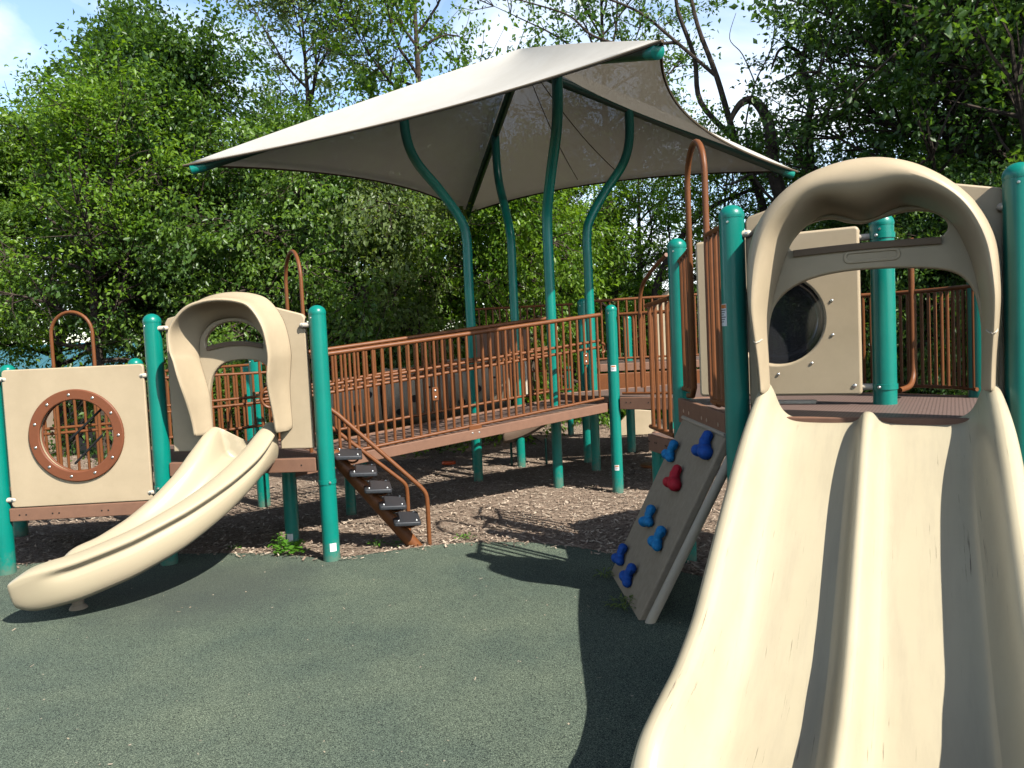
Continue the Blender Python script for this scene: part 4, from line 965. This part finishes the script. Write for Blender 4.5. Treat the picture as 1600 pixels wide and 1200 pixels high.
def chute():
    root = empty('dark_chute', (0.0, 9.9, 0), 0, 'shaded brown chute end hanging low behind the ramp', 'chute')
    mb = MB(); rows = []
    for i in range(11):
        t = i/10; x = -.15+.75*t; z = .30+.34*t**1.6; w_ = .24
        rows.append([Vector((x, -w_, z+.17)), Vector((x, -w_*.95, z+.04)), Vector((x, -w_*.6, z)), Vector((x, w_*.6, z)), Vector((x, w_*.95, z+.04)), Vector((x, w_, z+.17))])
    mb.grid(rows); b = mb.build('bowl', 'inner_brown', root); so = b.modifiers.new('t', 'SOLIDIFY'); so.thickness = .02; subsurf(b, 1)
    for x in (-.05, .4):
        mb = MB(); mb.tube([(x, 0, 0), (x, 0, .34)], .016, 8); mb.build('leg', 'shade_green', root)
chute()
mb = MB(); mb.lathe([(.02, 0), (.02, .16), (.13, .17), (.14, .185), (.13, .20), (0, .205)], n=24); o = mb.build('stepping_pod', 'rust_metal'); o.location = (1.50, 8.35, 0); tag(o, 'small round rust brown stepping pod behind the climbing wall', 'stepping pod')
mb = MB(); rows = []
for i in range(7):
    t = i/6; wd = .05*math.sin(math.pi*min(.95, t*.9+.1)); rows.append([Vector((-.09+.18*t, -wd, .02)), Vector((-.09+.18*t, -wd*.6, .055)), Vector((-.09+.18*t, wd*.6, .06)), Vector((-.09+.18*t, wd, .02))])
mb.grid(rows); o = mb.build('orange_toy', 'orange_toy'); o.location = (-.885, 10.1, .01); so = o.modifiers.new('t', 'SOLIDIFY'); so.thickness = .012; tag(o, 'small orange-red plastic toy lying on the wood chips beyond the ladder', 'toy')

# ------------------------------------------------------------------ weeds
def weed(name, x, y, n, hgt, spread, label, lf=(.05, .022), z=0.01, seed=1, m='weed_leaf'):
    random.seed(seed); me = MB(); tint = []
    for i in range(n):
        a = random.uniform(0, 6.28); r_ = spread*random.random()**.7; h = hgt*(1-.5*r_/spread)*random.uniform(.35, 1)
        c = Vector((r_*math.cos(a), r_*math.sin(a), z+h)); d = Vector((math.cos(a+random.uniform(-.8, .8)), math.sin(a+random.uniform(-.8, .8)), random.uniform(-.2, .9))).normalized()
        s = d.cross(Vector((0, 0, 1))).normalized(); L = lf[0]*random.uniform(.6, 1.3); W = lf[1]*random.uniform(.7, 1.3)
        me.add([c, c+d*L*.5+s*W, c+d*L-Vector((0, 0, L*.25)), c+d*L*.5-s*W], [(0, 1, 2, 3)]); tint += [random.random()]*4
        if i % 3 == 0: me.add([Vector((c.x*.4, c.y*.4, z)), c, c+Vector((.003, 0, 0)), Vector((c.x*.4+.003, c.y*.4, z))], [(0, 1, 2, 3)]); tint += [.3]*4
    ms = me.mesh(name, smooth=False, recalc=False); at = ms.attributes.new('tint', 'FLOAT', 'POINT'); at.data.foreach_set('value', tint[:len(ms.vertices)])
    o = link(ms, name, m); o.location = (x, y, 0); tag(o, label, 'weed'); return o
weed('weed', -1.80, 6.02, 80, .11, .13, 'bright green broadleaf weed at the foot of the short sticker post', seed=3)
weed('weed', -1.93, 6.08, 40, .20, .07, 'pale green sprig rising above the weed by the short post', (.035, .014), seed=4)
random.seed(77)
for k, (wx, wy) in enumerate(((-2.35, 6.22), (-1.15, 6.12), (-.45, 6.2), (-2.9, 6.35))):
    weed('weed', wx, wy, 16+5*k, .045+.01*k, .06+.01*k, ('thin green sprouts in the shade left of the short sticker post', 'few small sprouts between the sticker post and the ladder', 'lone low sprout right of the step ladder', 'low shaded sprouts under the curved slide')[k], (.03, .008), seed=20+k)
weed('grass_tuft', .60, 4.42, 70, .06, .10, 'dull grass tuft at the lower corner of the climbing wall', (.05, .006), z=.024, seed=5, m='leaf_olive')
weed('weed', .55, 4.98, 24, .06, .05, 'small dull weed at the lower left corner of the climbing board', (.04, .008), z=.024, seed=6, m='leaf_olive')
weed('weed', -.98, 6.14, 22, .03, .08, 'tiny green shoots beside the foot of the step ladder', (.03, .008), seed=7)

# ------------------------------------------------------------------ far pavilion
def pavilion():
    root = empty('pavilion', (-16.5, 29.0, 0), rad(3), 'low pavilion with a blue-green standing-seam metal roof far left beyond the trees', 'building')
    mb = MB(); mb.add([(-9, -3.2, 1.02), (9, -3.2, 1.02), (8.2, 0, 2.35), (-8.2, 0, 2.35), (-9, 3.2, 1.02), (9, 3.2, 1.02), (-9, -3.2, .94), (9, -3.2, .94), (9, 3.2, .94), (-9, 3.2, .94)],
                      [(0, 1, 2, 3), (3, 2, 5, 4), (0, 3, 4), (1, 5, 2), (6, 9, 8, 7), (0, 6, 7, 1), (1, 7, 8, 5), (5, 8, 9, 4), (4, 9, 6, 0)])
    rf = mb.build('roof', 'roof_metal', root, smooth=False)
    mb = MB()
    for i in range(44):
        x = -8.8+.41*i; k = (x/9); mb.tube([(x, -3.2, 1.035), (x*.912, -.02, 2.36)], .022, 4)
    mb.build('seams', 'roof_metal', rf, smooth=False)
    mb = MB(); mb.box((-8.3, -2.5, -2.6), (8.3, 2.5, .94)); w_ = mb.build('wall', 'building_wall', root, smooth=False)
    for x in (-6, -2.5, 1, 4.5):
        mb = MB(); mb.box((x, -2.54, -1.5), (x+1.4, -2.503, .2)); mb.build('window', 'dark_void', root, smooth=False)
pavilion()

# ------------------------------------------------------------------ trees
def leaf_cloud(name, pts, nrm, size, rgen, m, jitter, droop=.25, hue=None):
    """pts: (N,3) leaf bases; each leaf a folded kite of four corners"""
    N = len(pts); d = rgen.normal(size=(N, 3)); d += nrm*.7; d[:, 2] -= droop; d /= np.linalg.norm(d, axis=1)[:, None]
    up = rgen.normal(size=(N, 3))*.55 + np.array([0.15, -.35, .9]); s = np.cross(d, up); s /= (np.linalg.norm(s, axis=1)[:, None]+1e-6); n = np.cross(s, d)
    L = size*(.6+.8*rgen.random(N))[:, None]; W = L*(.23+.10*rgen.random(N))[:, None]
    V = np.zeros((N, 4, 3)); V[:, 0] = pts; V[:, 1] = pts+d*L*.45+s*W+n*L*.10; V[:, 2] = pts+d*L-n*L*.12; V[:, 3] = pts+d*L*.45-s*W+n*L*.10
    me = bpy.data.meshes.new(name); me.vertices.add(N*4); me.vertices.foreach_set('co', V.reshape(-1).astype(np.float32)); me.loops.add(N*6)
    b = np.arange(N)*4; li = np.stack([b, b+1, b+2, b, b+2, b+3], 1).reshape(-1); me.loops.foreach_set('vertex_index', li)
    me.polygons.add(N*2); me.polygons.foreach_set('loop_start', np.arange(N*2)*3); me.update(calc_edges=True)
    tint = np.clip((hue if hue is not None else .5)+.28*rgen.normal(size=N), 0, 1); at = me.attributes.new('tint', 'FLOAT', 'POINT'); at.data.foreach_set('value', np.repeat(tint, 4).astype(np.float32))
    if m: me.materials.append(MAT[m])
    return me

def tree_meshes(seed, H, R, base, nleaf, size, kind='round', nlimb=26, clump=.30, trunk=.16, bark='bark', leafm='leaf_mid'):
    rg = np.random.default_rng(seed); wood = MB(); twigs = []
    ax = rg.normal(size=2)*.25
    def trunk_pt(z): t = z/H; return np.array([ax[0]*t*t*2+.12*math.sin(3*t+seed), ax[1]*t*t*2+.12*math.cos(2.3*t+seed), z])
    zs = np.linspace(0, H*.94, 14); tp = [Vector(trunk_pt(z)) for z in zs]
    wood.tube(tp, trunk, 9, radii=[max(.012, trunk*(1-.93*(i/13))*(1.25 if i == 0 else 1)) for i in range(14)])
    for i in range(nlimb):
        f = (i+rg.random())/nlimb; z0 = base+(H*.93-base)*f**.9; p0 = trunk_pt(z0); a = i*2.4+rg.normal()*.4
        if kind == 'spire': rr = R*(1-f)**.75*(.8+.4*rg.random())+.25; el = .55+.5*f
        elif kind == 'high': rr = R*(.5+.5*math.sin(math.pi*min(1, f*1.05)))*(.7+.5*rg.random()); el = .45+.7*f
        else: rr = R*math.sqrt(max(.08, 1-(max(0, f-.25)/.80)**2))*(.72+.45*rg.random()); el = .15+.95*f
        d = np.array([math.cos(a)*math.cos(el), math.sin(a)*math.cos(el), math.sin(el)]); pts = [p0]; k = 7
        for j in range(k):
            d = d+rg.normal(size=3)*.17+np.array([0, 0, .03 if kind != 'droop' else -.16]); d /= np.linalg.norm(d); pts.append(pts[-1]+d*rr/k)
        r0 = max(.012, trunk*(1-.9*z0/H)*.55); wood.tube([Vector(p) for p in pts], r0, 6, radii=[r0*(1-.85*j/k) for j in range(k+1)])
        for j in range(2, k+1):
            for q in range(3 if j < k else 4):
                dd = rg.normal(size=3)*.8+d*.9+np.array([0, 0, -.35 if kind == 'droop' else .12]); dd /= np.linalg.norm(dd); L = rr*(.16+.26*rg.random())+.18
                e = pts[j]+dd*L; mid = pts[j]+dd*L*.5+rg.normal(size=3)*.05; wood.tube([Vector(pts[j]), Vector(mid), Vector(e)], r0*.3, 4, radii=[max(.006, r0*.32), max(.005, r0*.2), .004], caps=False)
                twigs.append((mid, dd, .7)); twigs.append((e, dd, 1.0))
                if rg.random() < .8: twigs.append((e+rg.normal(size=3)*.22, dd, 1.0))
    tw = np.array([t[0] for t in twigs]); td = np.array([t[1] for t in twigs]); M_ = len(tw)
    wt = rg.random(M_)**2.6+.03; wt /= wt.sum(); idx = rg.choice(M_, nleaf, p=wt)
    # elongated sprays along each twig rather than balls
    al = (rg.random(nleaf)-.35)[:, None]*clump*2.0; g = rg.normal(size=(nleaf, 3))*clump*.42; g[:, 2] *= .6
    pts = tw[idx]+td[idx]*al+g
    hue_t = rg.normal(size=M_)*.30+.52
    cl = leaf_cloud('crown', pts, td[idx], size, rg, leafm, 0, .25 if kind != 'droop' else .8, hue_t[idx])
    tm = wood.mesh('trunk', recalc=False); tm.materials.append(MAT[bark])
    return tm, cl
TYPES = {
 'round': tree_meshes(11, 7.6, 2.7, 2.3, 38000, .108, 'round', 34),
 'round2': tree_meshes(23, 7.8, 2.5, 2.2, 38000, .105, 'round', 34, leafm='leaf_mid'),
 'spire': tree_meshes(31, 8.5, 2.4, 1.6, 36000, .108, 'spire', 40),
 'droop': tree_meshes(43, 4.8, 2.3, .7, 36000, .088, 'droop', 30, clump=.26),
 'high': tree_meshes(57, 11.5, 2.6, 5.6, 12000, .115, 'high', 20, clump=.26, trunk=.17),
 'sparse': tree_meshes(61, 8.5, 2.8, 2.3, 15000, .115, 'round', 26, clump=.30, trunk=.18),
 'dense': tree_meshes(71, 10.5, 3.7, 1.7, 50000, .125, 'round', 50, clump=.34, trunk=.26),
}
USED = set()
def tree(kind, px, Y, sc, rz, leafm, label, szz=1.0, grp='trees beyond the playground', x=None):
    X = (px-800)/1200*Y if x is None else x
    o = empty('tree', (X, Y, terrain(X, Y)), rad(rz), label, 'tree', grp); o.scale = (sc, sc, sc*szz)
    tm, cm = TYPES[kind]
    for nm, me in (('trunk', tm), ('crown', cm)):
        c = bpy.data.objects.new(nm, me); COL.objects.link(c); c.parent = o
        if nm == 'crown':
            c.material_slots[0].link = 'OBJECT'; c.material_slots[0].material = MAT[leafm]
    return o
T = tree
T('round', -40, 15.5, .82, 10, 'leaf_mid', 'green tree at the left edge of the photo above the blue-green roof')
T('round2', 100, 16.5, .86, 80, 'leaf_mid', 'rounded green tree second from the left edge')
T('spire', 235, 15.0, .98, 200, 'leaf_dark', 'tall pointed tree whose tip nearly reaches the top of the photo, left of centre')
T('round', 350, 14.6, .86, 130, 'leaf_dark', 'dark leafy tree right of the tall pointed tree')
T('sparse', 165, 12.6, .66, 40, 'leaf_bright', 'low bright green tree behind the round window panel')
T('round2', 455, 16.4, .76, 250, 'leaf_mid', 'green tree behind the left tip of the shade canopy')
T('high', 500, 19.5, 1.02, 30, 'leaf_olive', 'tall airy pale green tree rising above the others against the sky')
T('round', 590, 17.2, .74, 300, 'leaf_bright', 'bright green tree above the left slope of the canopy')
T('high', 690, 18.5, 1.08, 160, 'leaf_mid', 'tall tree whose crown hangs in the sky above the middle of the canopy')
T('droop', 470, 12.6, .93, 20, 'leaf_mid', 'bushy tree directly behind the narrow arched hood')
T('droop', 640, 13.4, .96, 100, 'leaf_olive', 'olive drooping tree behind the left of the ramp')
T('round2', 745, 16.6, .74, 160, 'leaf_mid', 'tree behind the two left shade posts')
T('droop', 800, 14.4, .95, 210, 'leaf_bright', 'light green drooping tree behind the shade posts')
T('round', 900, 17.5, .72, 55, 'leaf_bright', 'bright green tree right of the shade posts')
T('high', 955, 18.0, .97, 290, 'leaf_dark', 'tall dark-limbed tree rising behind the top corner of the canopy')
T('sparse', 1010, 19.0, .74, 15, 'leaf_mid', 'open green tree with sky showing through right of the ramp')
T('sparse', 1130, 15.5, .62, 100, 'leaf_bright', 'airy bright tree behind the tall hoop')
T('sparse', 1255, 17.0, .60, 220, 'leaf_mid', 'open tree behind the right tip of the canopy')
T('dense', 1515, 13.0, .80, 0, 'leaf_dark', 'big dark tree above the double slide hood')
T('dense', 1660, 12.0, .95, 120, 'leaf_dark', 'big dark tree filling the top right corner')
T('dense', 1520, 17.0, .90, 240, 'leaf_dark', 'dark tree farther back behind the double slide hood')
T('droop', 1300, 13.0, .70, 300, 'leaf_dark', 'low dark bush behind the bubble window panel')
T('droop', 1450, 11.8, .72, 60, 'leaf_dark', 'low dark bush behind the curved railing')
T('droop', 1580, 10.8, .70, 170, 'leaf_dark', 'low dark bush behind the right-edge post')
T('droop', 290, 13.6, .86, 130, 'leaf_dark', 'dark bushy tree between the round window panel and the arched hood')
T('round2', -190, 14.0, .8, 200, 'leaf_mid', 'green tree just outside the left edge')
for i, (bx, by, kd) in enumerate(((-13, 5, 'round'), (-14, -3, 'round2'), (-11, -11, 'dense'), (-3, -15, 'round'), (4, -17, 'dense'), (17, 1, 'round2'), (14, 6.5, 'dense'))):  # extra trees out of view, added to block low sky light
    T(kd, 0, by, .9, 50*i, 'leaf_mid', 'tree %s of the camera, unseen, added to block sky light' % ('left', 'far left', 'behind and left', 'behind', 'straight behind', 'far right', 'right')[i], x=bx)

def at(px, py, Y):
    d = FW + XC*((px-800)/1200) - YC*((py-600)/1200); return Vector((0, 0, 1.6)) + d*(Y/d.y)
def bare_tree():
    root = empty('bare_tree', (at(1262, 535, 14.0).x, 14.0, 0), 0, 'twisted leafless dark tree with curling limbs right of the canopy', 'tree')
    off = root.location
    def limb(pp, r0, r1, Y=14.0, nm='limb', mm='bark'):
        P = catmull([at(a, b, Y+dy)-off for a, b, dy in pp], 5); n = len(P)
        mb = MB(); mb.tube(P, r0, 8, radii=[r0+(r1-r0)*i/(n-1) for i in range(n)]); mb.build(nm, mm, root)
    limb([(1262, 560, 0), (1258, 480, 0), (1245, 400, 0), (1228, 330, .1), (1212, 280, 0), (1205, 230, -.1), (1200, 190, 0), (1180, 158, .1), (1160, 160, 0), (1146, 178, 0), (1138, 200, .1)], .19, .035, nm='trunk')
    limb([(1245, 400, 0), (1262, 330, .2), (1266, 250, .2), (1262, 200, .1), (1268, 150, 0), (1256, 105, 0), (1262, 60, -.1), (1276, 28, 0)], .10, .03)
    limb([(1262, 200, .1), (1280, 180, 0), (1300, 185, -.1), (1312, 200, 0)], .04, .012)
    limb([(1258, 112, 0), (1250, 86, .1), (1235, 74, 0), (1218, 78, -.1), (1210, 95, 0), (1205, 108, 0)], .045, .014)
    limb([(1256, 130, 0), (1248, 100, .1), (1250, 140, 0), (1235, 118, 0), (1222, 126, 0)], .025, .01)
    limb([(1175, 250, 0), (1165, 200, .2), (1180, 130, .3), (1205, 75, .3), (1212, 10, .2), (1205, -30, 0)], .02, .006)
    limb([(1180, 130, .3), (1160, 85, .2), (1140, 60, .2), (1150, 20, 0)], .012, .004)
    limb([(1205, 75, .3), (1230, 50, .2), (1248, 42, .2)], .01, .003)
    limb([(1212, 280, 0), (1180, 270, .1), (1150, 285, .1), (1130, 290, 0)], .04, .012)
    limb([(1228, 330, .1), (1195, 300, 0), (1170, 265, -.1), (1150, 240, 0), (1110, 235, 0)], .035, .01)
bare_tree()
def overhead_limb():
    root = empty('leaning_tree', (at(1100, 545, 15.5).x, 15.5, 0), 0, 'dark leaning trunk with forked limbs behind the tall hoop', 'tree'); off = root.location
    def limb(pp, r0, r1, nm='limb'):
        P = catmull([at(a, b, 15.5+dy)-off for a, b, dy in pp], 5); n = len(P); mb = MB(); mb.tube(P, r0, 8, radii=[r0+(r1-r0)*i/(n-1) for i in range(n)]); mb.build(nm, 'bark', root)
    limb([(1235, 560, 0), (1220, 470, 0), (1205, 380, 0), (1185, 300, 0), (1150, 220, 0), (1120, 120, 0), (1090, 40, 0), (1075, -30, 0)], .12, .03, 'trunk')
    limb([(1120, 120, 0), (1050, 60, 0), (1000, 20, .1), (940, -5, 0), (880, -20, 0)], .04, .015)
    limb([(1060, 66, 0), (980, 70, .2), (925, 55, .2), (890, 25, 0), (830, 5, 0), (790, -5, 0)], .035, .01)
    limb([(1150, 220, 0), (1095, 160, .2), (1085, 90, .2), (1060, 20, .1), (1055, -20, 0)], .06, .03)
    limb([(1020, 560, 0), (1025, 450, 0), (1060, 380, 0), (1100, 330, 0), (1190, 290, 0)], .09, .03)
overhead_limb()
def far_woods():
    rg = np.random.default_rng(99); N = 90000; x = rg.uniform(-34, 34, N); y = 24+rg.normal(size=N)*1.6+3*np.sin(x*.25)
    top = 3.4+1.2*np.sin(x*.7)+1.0*np.sin(x*1.9+1)+.6*np.sin(x*4.3); top = np.where(x < -8, top-.8, top); z = rg.random(N)**.8*top
    y = np.where(x < -7, y+12, y); pts = np.stack([x, y, z-np.where(x < -7, 1.2, 0)], 1)
    me = leaf_cloud('far_woods', pts, rg.normal(size=(N, 3)), .30, rg, 'leaf_mid', 0, .2, .4+.3*np.sin(x*.9)); stuff(link(me, 'far_woods'))
far_woods()
def understory():
    """low shrubs along the far edge of the mulch, a continuous leafy mass"""
    rg = np.random.default_rng(123); N = 26000; x = rg.uniform(-2.5, 12.5, N); y = 15.8+rg.normal(size=N)*.5; top = .55+.35*np.sin(x*1.7)+.2*np.sin(x*4.1); z = rg.random(N)*np.clip(top, .15, 2)
    me = leaf_cloud('understory', np.stack([x, y, z], 1), rg.normal(size=(N, 3)), .12, rg, 'leaf_bright', 0, .1, .5); stuff(link(me, 'understory'))
understory()
